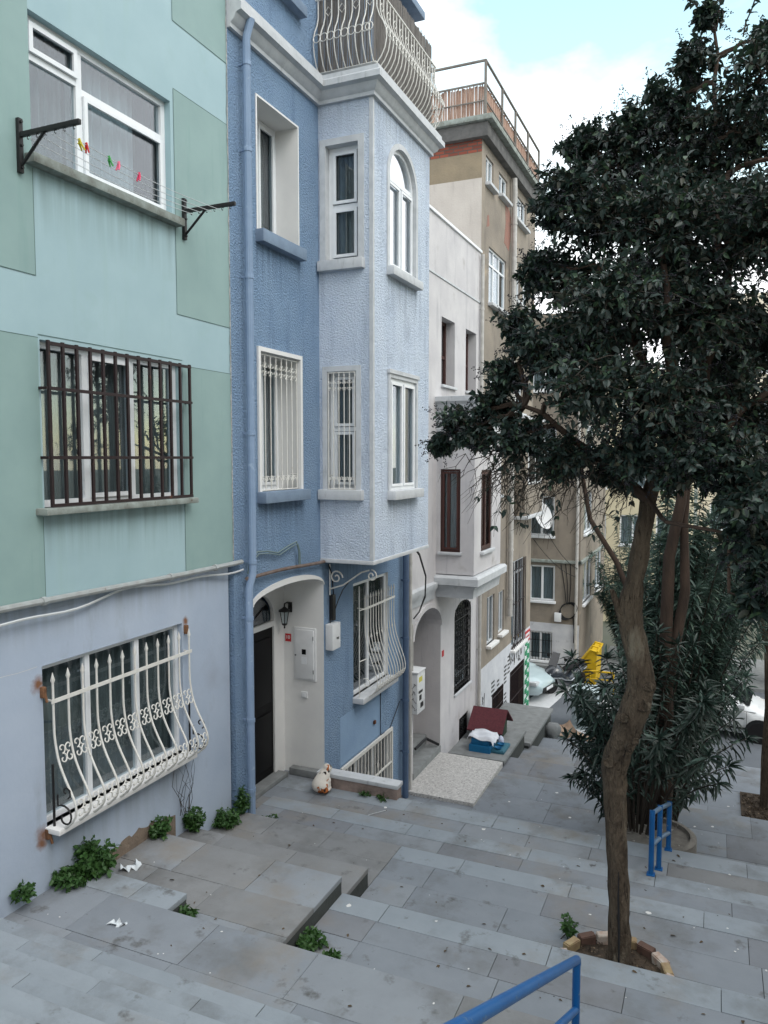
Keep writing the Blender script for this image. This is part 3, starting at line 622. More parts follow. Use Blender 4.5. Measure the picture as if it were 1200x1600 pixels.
for k in range(9): b.tube([(-5.3 + k * .1, 10.05, 5.45), (-5.3 + k * .1, 10.05, 5.38)], .007, 5)
for k in range(24): b.tube([(-4.47, 10.12 + k * .1, 5.45), (-4.47, 10.12 + k * .1, 5.38)], .007, 5)
b.build('balcony_railing', M['iron_white'], B)
b = MB()
for (p, q) in (((-5.4, 10.1), (-4.53, 10.1)), ((-4.53, 10.1), (-4.53, 12.45)), ((-4.53, 12.45), (-5.4, 12.45))):
    n = int((Vector(q) - Vector(p)).length / .014); R = random.Random(5)
    for i in range(n):
        t = (i + .5) / n; x, y = p[0] + (q[0] - p[0]) * t, p[1] + (q[1] - p[1]) * t
        h = 6.75 + .06 * R.random(); j = R.uniform(-.006, .006); b.tube([(x + j, y + j, 5.46), (x + R.uniform(-.006, .006), y + R.uniform(-.006, .006), h)], .0075, 4, cap=False)
b.build('reed_screen', M['reed'], B)
# balcony plants peeping over
b = MB(); A1 = arc(8.26, 10.19, -1.91, .17, 20); A2 = arc(8.18, 10.2, -1.91, .25, 20)
for i in range(20): b.add([FB(*p, d) for d in (.001, .015) for p in (A1[i], A1[i + 1], A2[i + 1], A2[i])], [(0, 1, 2, 3), (4, 5, 6, 7), (0, 1, 5, 4), (2, 3, 7, 6)])
b.build('arch_trim', M['white_plaster'], B)
# doorway: inner reveal, door, step, lamp, cabinet
b = MB(); Xd = -6.1
FD = FX(Xd)
wall(b, FD, 8.2, 10.25, -5.0, -1.5, [(8.5, 9.9, -4.9, -1.95, .06, .42)], 0)
b.build('door_surround', M['white_plaster'], B, fix=False, smooth=0)
b = MB(); b.fbox(FD, 8.5, 9.9, -4.84, -2.55, -.07, -.03)
for (u0, u1) in ((8.58, 9.14), (9.26, 9.82)):
    for (v0, v1) in ((-4.7, -3.85), (-3.7, -2.7)): b.cbox(Xd - .031, Xd - .012, u0, u1, v0, v1, .008)
d = b.build('door', M['black_door'], B)
b = MB(); b.tube([FD(8.62, -3.75, -.03), FD(8.62, -3.75, .02), FD(8.74, -3.75, .03)], .012, 8)
b.build('door_handle', M['metal'], d)
b = MB(); b.fbox(FD, 8.5, 9.9, -2.55, -2.47, -.08, .0); b.build('lintel', M['white_plaster'], B)
b = MB(); P = arc(8.56, 9.84, -2.37, .36, 14); b.extrude([(8.56, -2.47)] + P + [(9.84, -2.47)], lambda p: FD(*p, -.05), lambda p: FD(*p, -.04))
fl = b.build('fanlight', M['glass_dark'], B)
b = MB(); b.fbox(FD, 9.19, 9.21, -2.47, -2.03, -.04, -.02)
for a in (.6, pi - .6): b.tube([FD(9.2, -2.46, -.03), FD(9.2 + .55 * cos(a), -2.46 + .4 * sin(a), -.03)], .009, 5)
b.build('bars', M['iron_black'], fl)
b = MB(); b.cbox(-6.2, -5.93, 8.28, 10.0, -4.9, -4.83, .008); b.cbox(-5.95, -5.36, 10.06, 10.19, -4.9, -4.79, .008); b.build('door_step', M['concrete'], B)
FR = FY(10.19)
b = MB(); b.cbox(-5.91, -5.53, 10.165, 10.19, -3.42, -2.6, .006); b.cbox(-5.88, -5.56, 10.15, 10.166, -3.39, -2.63, .006)
cab = b.build('meter_cabinet', M['white_box'], B)
b = MB(); b.fbox(FR, -5.76, -5.69, -3.01, -2.93, .04, .043); b.build('meter_window', M['black_door'], cab)
b = MB(); b.fbox(FR, -5.77, -5.68, -3.16, -3.05, .04, .042); b.build('notice', M['pvc'], cab)
for z in (-2.75, -3.27): b = MB(); b.tube([FR(-5.565, z - .03, .042), FR(-5.565, z + .03, .042)], .007, 6); b.build('hinge', M['metal'], cab)
b = MB(); b.lathe(FR(-5.87, -3.03, .04), [(.012, 0), (.012, .012)], 10, M=Matrix.Rotation(pi / 2, 3, 'X')); b.build('lock', M['metal'], cab)
b = MB(); b.cbox(-5.79, -5.69, 10.17, 10.19, -3.7, -3.6, .004); sw = b.build('switch', M['white_box'], B)
b = MB(); b.fbox(FR, -5.765, -5.715, -3.68, -3.62, .02, .026); b.build('rocker', M['pvc'], sw)
pl = MB(); pl.fbox(FR, -6.07, -5.97, -2.84, -2.72, .001, .012); pl = pl.build('number_plate', M['red'], B, label='small red house number plate beside the door')
def text(s, size, M4, m, parent, name='lettering', ext=.001, align='CENTER', **kw):
    cu = bpy.data.curves.new(name, 'FONT'); cu.body = s; cu.size = size; cu.extrude = ext; cu.align_x = align; cu.align_y = 'CENTER'
    t = bpy.data.objects.new(name + '_tmp', cu); COL.objects.link(t); dg = bpy.context.evaluated_depsgraph_get()
    me = bpy.data.meshes.new_from_object(t.evaluated_get(dg)); bpy.data.objects.remove(t); me.name = name
    o3 = off(parent); me.transform(Matrix.Translation(-o3) @ M4); me.materials.clear(); me.materials.append(m)
    return link(name, me, parent, **kw)
MY = lambda x, y, z: Matrix.Translation((x, y, z)) @ Matrix.Rotation(pi / 2, 4, 'X')                                    # reads towards the camera side (-Y)
MX = lambda x, y, z: Matrix.Translation((x, y, z)) @ Matrix.Rotation(pi / 2, 4, 'Z') @ Matrix.Rotation(pi / 2, 4, 'X')   # reads from +X
text('10', .075, MY(-6.02, 10.176, -2.775), M['pvc'], pl)
# wall lantern
b = MB(); x, y, z = -5.98, 10.19, -2.3
b.cbox(x - .035, x + .035, y - .02, y, z - .08, z + .08, .008)
b.tube([(x, y - .02, z + .03), (x, y - .09, z + .09), (x, y - .17, z + .08), (x, y - .18, z + .03)], .012, 6)
b.lathe((x, y - .18, z - .02), [(.01, .06), (.045, .03), (.1, .0), (.1, -.015), (.07, -.02)], 6)
b.lathe((x, y - .18, z - .24), [(.008, -.06), (.015, -.04), (.008, -.02), (.04, 0), (.042, .012), (.012, .013)], 6)
for k in range(6):
    a = k * pi / 3; b.tube([(x + .04 * cos(a), y - .18 + .04 * sin(a), z - .235), (x + .075 * cos(a), y - .18 + .075 * sin(a), z - .035)], .006, 4)
lp = b.build('wall_lamp', M['iron_black'], B)
b = MB(); b.lathe((x, y - .18, z - .23), [(.036, 0), (.068, .19)], 6); b.build('lamp_glass', M['glass'], lp)
# ground floor window with bowed grille, basement grille
wh = window(B, FB, 11.22, 12.67, -3.95, -2.06, .1, mull=[11.9], fw=.06, sill=('trim', .03, .2, .1), curtain='curtain', glass='glass_dark')
grille_belly(FB, 11.42, 12.66, -2.35, -4.0, [(-2.2, .12), (-2.9, .12), (-3.15, .16), (-3.4, .25), (-3.6, .33), (-3.75, .36), (-3.88, .33), (-3.96, .24), (-4.0, .16)], 12, (-3.82,), wh, M['iron_white'], rod=.009, toprail=-2.5, dia=(-3.0,))
b = MB()
for v in (-2.5, -3.35): b.tube([FB(11.24, v, .1), FB(11.45, v, .13)], .009, 5)
b.tube([FB(11.24, -2.1, .1), FB(11.24, -4.0, .1)], .01, 6); line(b, FB, [(11.3, p[1], p[0]) for p in scroll(.2, -3.72, .09, 2.2, .9, -1)], .008)
b.build('grille', M['iron_white'], wh, label='end return of the bowed white grille')
wi = window(B, FB, 10.72, 12.78, -6.2, -4.97, .1, mull=[11.4, 12.1], fw=.07, fm='trim', curtain='curtain_dark', glass='glass_dark')
b = MB()
for i in range(15):
    u = 10.78 + i * .138; b.tube([FB(u, -6.2, .03), FB(u, -5.0, .03)], .011, 6)
    if i % 3 == 1: line(b, FB, [(u + .03 * cos(t), -5.45 + .06 * sin(t), .03) for t in np.linspace(0, 2 * pi, 9)], .007)
b.fbox(FB, 10.7, 12.8, -5.02, -4.96, .015, .05); b.fbox(FB, 10.7, 12.8, -5.62, -5.59, .02, .045); b.fbox(FB, 12.76, 12.8, -6.2, -5.02, .015, .05)
b.build('grille', M['iron_white'], wi)
# fittings on the facade
b = MB(); b.cbox(-5.395, -5.27, 10.23, 10.5, -2.93, -2.53, .012); bx = b.build('junction_box', M['white_box'], B)
b = MB(); b.fbox(FB, 10.36, 10.44, -2.78, -2.75, .126, .13); b.build('latch', M['metal'], bx)
b = MB(); b.cbox(-5.395, -5.33, 10.36, 10.46, -2.5, -2.1, .01); b.tube([FB(10.42, -2.12, .05), FB(10.4, -1.8, .04), FB(10.3, -1.62, .03)], .01, 5)
b.tube([FB(10.3, -2.6, .02), FB(10.5, -2.2, .09), FB(10.6, -2.05, .12), FB(10.72, -1.95, .16)], .008, 5); b.build('cable_bracket', M['iron_black'], B)
b = MB(); y = 10.36
line(b, lambda u, v, d=0: (-5.4 + u, y, v), [(p[0], p[1]) for p in scroll(.13, -1.82, .11, 0, 1.4, 1, 26)], .012)
b.tube([(-5.38, y, -2.1), (-5.38, y, -1.62)], .012, 6); b.tube([(-5.36, y, -2.0), (-5.15, y, -1.93), (-4.85, y, -1.72), (-4.72, y, -1.68)], .012, 6)
line(b, lambda u, v, d=0: (-5.4 + u, y, v), [(p[0], p[1]) for p in scroll(.72, -1.76, .09, pi / 2, 1.3, -1, 24)], .011)
b.build('scroll_bracket', M['iron_white'], B)
b = MB(); b.cbox(-5.395, -5.36, 12.0, 12.06, -4.66, -4.6, .004); b.build('gas_tag', M['rust'], B)
b = MB(); b.tube([FB(12.3, -4.02, .02), FB(12.3, -4.95, .02), FB(12.7, -4.98, .02), FB(13.2, -4.6, .02)], .008, 5); b.build('wall_cable', M['cable_black'], B)

# downpipes
def downpipe(pts, r, m, label, clips, group=None):
    b = MB(); b.tube(pts, r, 10)
    for z in clips:
        k = next(i for i in range(len(pts) - 1) if pts[i][2] >= z >= pts[i + 1][2]); p, q = Vector(pts[k]), Vector(pts[k + 1]); t = (p.z - z) / (p.z - q.z); c = p.lerp(q, t)
        b.tube([c + Vector((0, 0, .025)), c - Vector((0, 0, .025))], r * 1.16, 10); b.box(c.x - .16, c.x - r, c.y - .012, c.y + .012, c.z - .012, c.z + .012)
    return b.build('downpipe', m, origin=pts[-1], label=label, cat='downpipe', group=group)
X = -5.29
downpipe([(-5.22, 8.1, 5.2), (X, 8.1, 5.0), (X, 8.1, -1.2), (X, 8.1, -1.45), (X - .005, 8.02, -1.62), (X - .005, 8.02, -4.7)], .048, M['pipe_blue'], 'tall pale blue downpipe from the cornice to the steps beside the doorway', (4.7, 3.7, 2.2, .3, -1.3, -2.0, -3.3, -4.2), 'drain pipes on the facades')
downpipe([(-5.3, 13.3, -1.6), (-5.3, 13.3, -6.5)], .06, M['pipe_navy'], 'dull blue downpipe beside the bowed grille at the end of the blue house', (-2.3, -3.4, -4.6, -5.6), 'drain pipes on the facades')
downpipe([(-5.3, 13.52, -1.6), (-5.3, 13.52, -6.5)], .04, M['pipe_white'], 'thin off white pipe between the dull blue downpipe and the arched niche', (-2.0, -3.0, -5.4), 'drain pipes on the facades')
# electricity box with stickers
E_ = thing('electricity_box', 'white electricity box with stickers on the pipes between blue and white houses', 'utility box', (-5.2, 13.75, -4.9))
b = MB(); b.cbox(-5.42, -5.16, 13.56, 13.98, -4.95, -4.15, .012); b.cbox(-5.43, -5.145, 13.545, 13.995, -4.15, -4.12, .008)
b.build('cabinet', M['white_box'], E_)
b = MB(); b.fbox(FX(-5.16), 13.64, 13.82, -4.34, -4.24, .0005, .003); b.build('sticker', mat('yellow_sticker', (198, 190, 90), rough=.5), E_)
b = MB(); 
for (u, v, w, h) in ((13.62, -4.56, .22, .05), (13.66, -4.7, .12, .1), (13.72, -4.86, .16, .1)): b.fbox(FX(-5.16), u, u + w, v, v + h, .0005, .003)
b.build('sticker', M['iron_black'], E_)
b = MB(); R = random.Random(9)
for k in range(4):
    z = -4.4 - k * .14; pts = [(-5.4 + .05 + .16 * t + R.uniform(-.02, .02), z + .05 * sin(t * 9 + k)) for t in np.linspace(0, 1, 9)]; line(b, FY(13.56), pts, .005, .004)
b.build('graffiti', M['iron_black'], E_)
b = MB(); b.tube([(-5.3, 13.62, -4.12), (-5.3, 13.62, -3.2)], .03, 8); b.build('conduit', M['pipe_white'], E_)
for k, dz in enumerate((0, .03)):
    b = MB(); b.tube([(-5.25, 13.45, -1.62), (-5.2, 13.75, -1.85 - dz), (-5.16, 14.0, -2.3 - dz), (-5.18, 14.02, -2.7 - dz), (-5.24, 13.85, -3.0), (-5.28, 13.66, -3.1)], .014, 6)
    b.build('hanging_cable', M['cable_black'], origin=(-5.2, 13.8, -2.3), label='thick black cable looping down beside the thin off white pipe', cat='cable', group='black cables above the electricity box')
# parapet of the light well
b = MB(); b.cbox(-5.36, -4.05, 9.86, 10.07, -4.74, -4.68, .01); b.box(-5.36, -4.07, 9.88, 10.05, -6.5, -4.74, 1)
b.build('parapet', [M['trim'], M['parapet_side']], origin=(-4.7, 9.96, -4.9), label='low stained parapet with pale coping beside the sitting cat', cat='parapet')
# ================================================================== white house
W = thing('white_house', 'whitewashed house with boxy bay, red wood windows and arched entrance niche', 'house', (-5.4, 16, -6.5))
FW = FX(-5.4); WS = FY(15.27); WF = FX(-4.57)
b = MB()
wall(b, FW, 13.61, 18.44, -8.5, 4.95, [(15.55, 16.45, 1.55, 2.97, .3), (17.26, 18.1, 1.55, 2.97, .3), (13.95, 15.6, -6.43, -3.12, .75, .5), (16.55, 17.85, -5.45, -3.35, .14, .3), (16.95, 17.65, -7.15, -6.15, .1)])
shell(b, FW, 13.61, 18.44, -8.5, 4.95, 5)
b.quad((-6.15, 13.9, -6.5), (-6.15, 15.65, -6.5), (-6.15, 15.65, -3), (-6.15, 13.9, -3))
b.build('wall', M['white_wall'], W, fix=False, smooth=0)
b = MB()
wall(b, WS, -5.4, -4.57, -2.45, 1.2, [(-5.31, -4.87, -1.98, -.24, .1)]); wall(b, WF, 15.27, 17.4, -2.45, 1.2, [(15.79, 16.62, -2.0, -.26, .1)])
b.quad((-5.4, 17.4, -2.45), (-4.57, 17.4, -2.45), (-4.57, 17.4, 1.2), (-5.4, 17.4, 1.2))
b.quad((-5.4, 15.27, -2.45), (-4.57, 15.27, -2.45), (-4.57, 17.4, -2.45), (-5.4, 17.4, -2.45))
b.build('bay_window', M['white_wall'], W, fix=False, smooth=0)
def mould(b, prof):
    b.extrude(prof, lambda p: (-5.4, 15.27 - p[0], p[1]), lambda p: (-4.57 + p[0], 15.27 - p[0], p[1]))
    b.extrude(prof, lambda p: (-4.57 + p[0], 15.27 - p[0], p[1]), lambda p: (-4.57 + p[0], 17.4 + p[0], p[1]))
b = MB(); mould(b, [(-.3, -2.95), (-.02, -2.95), (.0, -2.78), (.03, -2.7), (.13, -2.66), (.13, -2.52), (.09, -2.47), (-.3, -2.47)])
b.extrude([(0, -2.95), (.03, -2.95), (.05, -2.8), (.1, -2.72), (.1, -2.62), (0, -2.6)], lambda p: (-5.4 + p[0], 13.62, p[1]), lambda p: (-5.4 + p[0], 15.1, p[1]))
b.build('bay_ledge', M['trim'], W)
b = MB(); mould(b, [(-.3, 1.0), (.02, 1.0), (.05, 1.05), (.05, 1.1), (.12, 1.16), (.12, 1.26), (-.3, 1.3)])
for k in range(5): mould(b, [(-.02, .55 + k * .09), (.012, .55 + k * .09), (.02, .6 + k * .09), (-.02, .625 + k * .09)])
b.build('bay_cornice', M['trim'], W)
b = MB(); A1 = arc(13.95, 15.6, -3.62, .5, 16); A2 = arc(13.86, 15.69, -3.62, .6, 16)
for i in range(16): b.add([FW(*p, d) for d in (.001, .03) for p in (A1[i], A1[i + 1], A2[i + 1], A2[i])], [(0, 1, 2, 3), (4, 5, 6, 7), (0, 1, 5, 4), (2, 3, 7, 6)])
b.build('arch_trim', M['white_wall'], W)
b = MB(); b.cbox(-5.42, -5.36, 13.62, 18.44, 4.95, 5.01, .008); b.build('roof_coping', M['pvc'], W)
b = MB(); b.fbox(FW, 13.62, 18.44, 3.74, 3.78, .001, .02); b.build('string_course', M['trim'], W)
window(W, FW, 15.55, 16.45, 1.55, 2.97, .26, mull=[16.0], trans=[(2.2, 15.6, 16.4)], fm='wood_red', curtain='curtain_dark', sill=('trim', .03, .06, .06), fw=.07)
window(W, FW, 17.26, 18.1, 1.55, 2.97, .26, mull=[17.7], trans=[(2.2, 17.3, 18.05)], fm='wood_red', curtain='curtain_dark', sill=('trim', .03, .06, .06), fw=.07)
window(W, WS, -5.31, -4.87, -1.98, -.24, .08, fm='wood_red', fw=.05, sash=[(-5.26, -4.92, -1.92, -.3)], mull=[(-5.14, -1.9, -.3)], sill=('trim', .04, .06, .06), curtain='curtain')
window(W, WF, 15.79, 16.62, -2.0, -.26, .08, fm='wood_red', fw=.06, sash=[(15.85, 16.56, -1.94, -.32)], mull=[16.2], sill=('trim', .06, .08, .07), curtain='curtain_dark')
wn = window(W, FW, 16.55, 17.85, -5.45, -3.35, .12, fm='iron_black', arch=.3, fw=.05, curtain='curtain_dark', glass='glass_dark', sill=('trim', .02, .04, .06))
b = MB()
for i in range(8):
    u = 16.62 + i * .165; b.tube([FW(u, -5.42, .0), FW(u, -3.5 + .1 * sin(pi * (i + .5) / 8), .0)], .011, 5)
R = random.Random(4)
for j in range(9):
    for i in range(7):
        u = 16.7 + i * .165; z = -5.3 + j * .205
        line(b, FW, scroll(u, z, .07, R.uniform(0, 6), 1.0, 1 if (i + j) % 2 else -1, 9), .008, .012, n=4)
for z in (-5.0, -4.3, -3.75): b.tube([FW(16.58, z, .0), FW(17.82, z, .0)], .012, 5)
b.build('grille', M['iron_black'], wn)
wv = window(W, FW, 16.95, 17.65, -7.15, -6.15, .08, fm='iron_black', fw=.04, curtain=None, glass='glass_dark')
b = MB()
for i in range(6): b.tube([FW(17.0 + i * .12, -7.1, -.02), FW(17.0 + i * .12, -6.2, -.02)], .01, 5)
for j in range(4):
    for i in range(5): line(b, FW, scroll(17.06 + i * .12, -7.0 + j * .24, .05, j + i, 1.0, 1, 8), .007, -.01, n=4)
b.build('grille', M['iron_black'], wv)
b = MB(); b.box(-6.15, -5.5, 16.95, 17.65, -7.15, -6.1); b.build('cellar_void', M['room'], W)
b = MB(); b.cbox(-6.2, -5.38, 13.93, 15.6, -6.6, -6.3, .012); b.cbox(-6.2, -5.72, 13.93, 15.6, -6.3, -6.1, .012); b.build('entrance_step', M['concrete'], W)
b = MB(); b.fbox(FX(-6.15), 14.25, 15.3, -6.1, -3.9, .0, .05); dw = b.build('door', M['wood_red'], W)
b = MB(); b.tube([(-6.09, 14.35, -5.1), (-6.04, 14.35, -5.1), (-6.04, 14.45, -5.1)], .012, 6); b.build('door_handle', M['metal'], dw)
b = MB(); b.fbox(FW, 15.68, 15.8, -4.35, -4.22, .001, .01); b.build('number_plate', M['red'], W)
b = MB(); b.tube([(-5.6, 14.6, -6.06), (-5.55, 15.0, -6.0), (-5.62, 15.3, -6.08), (-5.4, 15.5, -6.25)], .03, 6); b.build('pipe_stub', M['cable_black'], W)
for (y, r, lab) in ((18.36, .045, 'pale downpipe at the corner between white house and brown building'), ):
    downpipe([(-5.33, y, 4.9), (-5.33, y, -1.0), (-5.33, y, -7.0)], r, M['pipe_white'], lab, (3.6, 2.2, .5, -3.2, -4.8, -6.2), 'drain pipes on the facades')

# ================================================================== brown corner building
Q = thing('brown_building', 'tall weathered brown building with reed fenced roof terrace and graffiti at its foot', 'building', (-5.4, 21.4, -8.2))
FQ = FX(-5.4); FP = FY(18.45)
QH = [(18.8, 19.5, 6.75, 7.42, .12), (20.03, 20.9, 6.85, 7.42, .12), (21.62, 23.1, 6.7, 7.42, .12), (19.14, 20.86, 3.9, 5.3, .12), (21.75, 22.45, 4.45, 5.25, .12), (22.8, 23.4, 4.45, 5.25, .12),
      (19.3, 19.95, 1.4, 2.4, .12), (21.7, 22.9, 1.3, 2.5, .12), (19.3, 20.3, -1.0, .4, .12), (19.27, 20.01, -4.92, -3.65, .12), (20.43, 21.03, -4.86, -3.7, .12), (21.9, 23.5, -5.65, -3.05, .12),
      (21.83, 23.5, -8.05, -6.3, .15), (19.87, 20.99, -7.35, -6.4, .12)]
b = MB()
wall(b, FQ, 18.45, 24.4, -8.6, 7.66, QH, 0, split=[(-5.42, 1)])
for (a, c, m) in ((-8.6, 6.75, 2), (6.75, 7.36, 3), (7.36, 7.66, 4)): b.quad((-14, 18.45, a), (-5.4, 18.45, a), (-5.4, 18.45, c), (-14, 18.45, c), m)
b.quad((-14, 24.4, -8.6), (-5.4, 24.4, -8.6), (-5.4, 24.4, 7.66), (-14, 24.4, 7.66)); b.quad((-14, 18.45, -8.6), (-14, 24.4, -8.6), (-14, 24.4, 7.66), (-14, 18.45, 7.66))
bk = bpy.data.materials.new('rough_red_brick'); bk.use_nodes = True; nt = bk.node_tree; N = nt.nodes; L = nt.links
tc = N.new('ShaderNodeTexCoord'); mp = N.new('ShaderNodeMapping'); mp.inputs['Rotation'].default_value = (pi / 2, 0, 0); L.new(tc.outputs['Object'], mp.inputs['Vector'])
br = N.new('ShaderNodeTexBrick'); L.new(mp.outputs[0], br.inputs['Vector'])
for k, v in (('Color1', lin((150, 80, 62)) + (1,)), ('Color2', lin((120, 66, 54)) + (1,)), ('Mortar', lin((90, 82, 76)) + (1,)), ('Scale', 1.), ('Mortar Size', .012), ('Brick Width', .24), ('Row Height', .085)): br.inputs[k].default_value = v
L.new(br.outputs['Color'], N['Principled BSDF'].inputs['Base Color']); N['Principled BSDF'].inputs['Roughness'].default_value = .9
bp = N.new('ShaderNodeBump'); bp.inputs['Strength'].default_value = .8; bp.inputs['Distance'].default_value = .02; bp.invert = True; L.new(br.outputs['Fac'], bp.inputs['Height']); L.new(bp.outputs[0], N['Principled BSDF'].inputs['Normal'])
M['brick'] = bk
b.build('wall', [M['brown_wall'], M['graffiti_white'], M['pale_party'], M['tan_wall'], bk], Q, fix=False, smooth=0); xb = mat('exposed_brick', (150, 104, 92), (130, 108, 98), .9, 8, .5, 22, .02)
for (pts) in ([(20.6, 5.75), (20.75, 6.3), (20.7, 6.75), (21.0, 6.8), (21.35, 6.6), (21.3, 6.0), (21.1, 5.65)], [(18.9, 5.7), (18.95, 6.0), (19.1, 6.05), (19.15, 5.8)]):
    b = MB(); b.extrude(pts, lambda p: FQ(*p, .0006), lambda p: FQ(*p, .004)); b.build('exposed_brick', xb, Q)
b = MB(); b.cbox(-14, -5.22, 18.3, 24.5, 7.66, 8.0, .02); b.build('roof_beam', M['concrete_dark'], Q)
b = MB(); b.cbox(-14, -5.08, 18.2, 24.62, 8.002, 8.13, .02); b.build('roof_slab', M['sill_dirty'], Q)
b = MB(); R = random.Random(8)
for (p, q) in (((-14, 18.42), (-5.35, 18.42)), ((-5.35, 18.42), (-5.35, 24.3))):
    Lq = (Vector(q) - Vector(p)).length; n = int(Lq / .03)
    for i in range(n):
        t = (i + .5) / n; x, y = p[0] + (q[0] - p[0]) * t, p[1] + (q[1] - p[1]) * t
        if x < -9: continue
        b.tube([(x + R.uniform(-.01, .01), y + R.uniform(-.01, .01), 8.13), (x + R.uniform(-.01, .01), y + R.uniform(-.01, .01), 8.88 + R.uniform(-.03, .05))], .016, 4, cap=False)
b.build('reed_fence', M['reed_pale'], Q)
b = MB()
for (x, y) in ((-9, 18.36), (-5.3, 18.36), (-5.3, 19.9), (-5.3, 21.3), (-5.3, 22.8), (-5.3, 24.3)): b.tube([(x, y, 8.1), (x, y, 9.42)], .035, 6)
for z, r in ((9.42, .035), (8.9, .028), (8.5, .02)):
    b.tube([(-9, 18.36, z), (-5.3, 18.36, z), (-5.3, 24.3, z)], r, 6)
b.build('terrace_railing', mat('terrace_rail_paint', (120, 118, 112), (98, 92, 88), .6, 8), Q)
for (u0, u1, v0, v1, d) in QH:
    if v1 < -6.2: continue
    wd_ = u1 - u0; ml = [(u0 + u1) / 2] if wd_ < 1.4 else [u0 + wd_ / 3, u0 + 2 * wd_ / 3]
    big = (v1 - v0) > 1.3 and wd_ > 1.4
    o = window(Q, FQ, u0, u1, v0, v1, .1, mull=ml, trans=[(v1 - .4, u0 + .05, u1 - .05)] if big else (), fw=.05, curtain='curtain' if v0 > 0 else 'curtain_dark', fm='pvc' if v0 > -1 or u0 > 21.5 else 'trim', sill=('white_plaster' if v0 < -3 else 'trim', .06, .14, .08))
    if u0 == 21.9:
        b = MB()
        for i in range(9): b.tube([FQ(21.94 + i * .19, -5.65, .05), FQ(21.94 + i * .19, -3.05, .05)], .014, 5)
        for z in (-5.3, -4.3, -3.3): b.tube([FQ(21.9, z, .05), FQ(23.5, z, .05)], .014, 5)
        b.build('grille', M['iron_maroon'], o)
for (u0, u1, v0, v1, nm) in ((21.83, 23.5, -8.05, -6.3, 'cellar_gate'), (19.87, 20.99, -7.35, -6.4, 'cellar_grille')):
    b = MB(); b.fbox(FQ, u0, u1, v0, v1, -.2, -.145); 
    g0 = b.build(nm, M['black_door'] if nm == 'cellar_gate' else M['room'], Q); b = MB(); n = int((u1 - u0) / .12)
    for i in range(n + 1): b.tube([FQ(u0 + (u1 - u0) * i / n, v0, .01), FQ(u0 + (u1 - u0) * i / n, v1, .01)], .013, 5)
    for v in (v0 + .12, (v0 + v1) / 2, v1 - .12): b.tube([FQ(u0, v, .012), FQ(u1, v, .012)], .014, 5)
    b.build('bars', M['iron_maroon'], g0)
# shallow projection with its own ledge
b = MB(); b.cbox(-5.4, -5.06, 22.0, 24.38, -1.7, 1.1, .02); pj = b.build('bay', M['brown_wall'], Q)
for z in (-1.8, 1.1): b = MB(); b.cbox(-5.4, -5.0, 21.94, 24.42, z, z + .1, .015); b.build('bay_ledge', M['trim'], Q)
b = MB(); b.fbox(FQ, 22.3, 24.1, -.8, .5, .342, .36); o = b.build('bay_window', M['pvc'], Q)
b = MB(); b.fbox(FQ, 22.38, 23.16, -.72, .42, .361, .366); b.fbox(FQ, 23.24, 24.02, -.72, .42, .361, .366); b.build('pane', M['black_door'], o)
# graffiti: strokes of black paint, stencilled blocks of text
gp = M['iron_black']; R = random.Random(21); b = MB()
def tag_word(u, v, s, n=5):
    for i in range(n):
        pts = [(u + i * s * .55 + s * .4 * R.uniform(-1, 1) * (k % 2), v + s * R.uniform(-.6, .6)) for k in range(5)]
        P = []
        for a, c in zip(pts, pts[1:]):
            for t in (0, .33, .66): P.append((a[0] + (c[0] - a[0]) * t + .04 * s * sin(9 * t), a[1] + (c[1] - a[1]) * t))
        for a, c in zip(P, P[1:]):
            dx, dz = c[0] - a[0], c[1] - a[1]; l = sqrt(dx * dx + dz * dz) or 1; nx, nz = -dz / l * .022, dx / l * .022
            b.extrude([(a[0] - nx, a[1] - nz), (c[0] - nx, c[1] - nz), (c[0] + nx, c[1] + nz), (a[0] + nx, a[1] + nz)], lambda p: FQ(*p, .0006), lambda p: FQ(*p, .003))
tag_word(21.7, -5.85, .42, 7); tag_word(22.4, -6.05, .36, 5); tag_word(18.9, -6.3, .3, 2); tag_word(22.2, -5.65, .3, 4)
b.build('graffiti', gp, Q)
b = MB()
for (u, v, w, n) in ((19.75, -6.05, .36, 4), (20.35, -6.15, .26, 3), (21.1, -5.95, .32, 5), (21.5, -5.75, .28, 5), (21.12, -6.75, .3, 5), (21.5, -7.3, .26, 6), (21.25, -7.05, .26, 4)):
    for k in range(n):
        b.fbox(FQ, u + .03 * R.random(), u + w - .03 * R.random(), v - k * .115 - .05, v - k * .115, .0006, .003)
b.build('stencil_text', gp, Q)
b = MB()
for u in (23.6,):
    b.fbox(FQ, u, 24.36, -8.15, -5.9, .0006, .003)
st = b.build('green_panel', M['pvc'], Q, label='white corner strip painted with green twining ornament')
b = MB()
for k in range(14):
    z = -8.05 + k * .155
    line(b, FQ, [(23.98 + .26 * sin(t) * (1 if k % 2 else -1), z + .16 * (t / 6.28), .006) for t in np.linspace(0, 6.28, 10)], .03, n=4)
for u in (23.64, 24.32): b.fbox(FQ, u - .03, u + .03, -8.1, -5.95, .0035, .006)
b.build('ornament', mat('green_paint', (44, 128, 92), rough=.6), st)
b = MB(); b.fbox(FQ, 23.62, 24.34, -5.85, -5.5, .0006, .02); sg = b.build('street_sign', M['red'], Q)
b = MB(); b.fbox(FQ, 23.7, 24.26, -5.78, -5.57, .021, .024); b.build('sign_face', M['pvc'], sg)
b = MB(); b.fbox(FQ, 23.76, 24.2, -5.7, -5.65, .0245, .027); b.build('lettering', M['red'], sg)
downpipe([(-5.28, 21.2, 7.6), (-5.28, 21.25, 7.2), (-5.28, 21.25, 1.0), (-5.28, 21.25, -4.5)], .075, M['pipe_white'], 'stout pale downpipe running down the middle of the brown facade', (6.4, 4.9, 3.2, -.6, -2.6, -4.0), 'drain pipes on the facades')

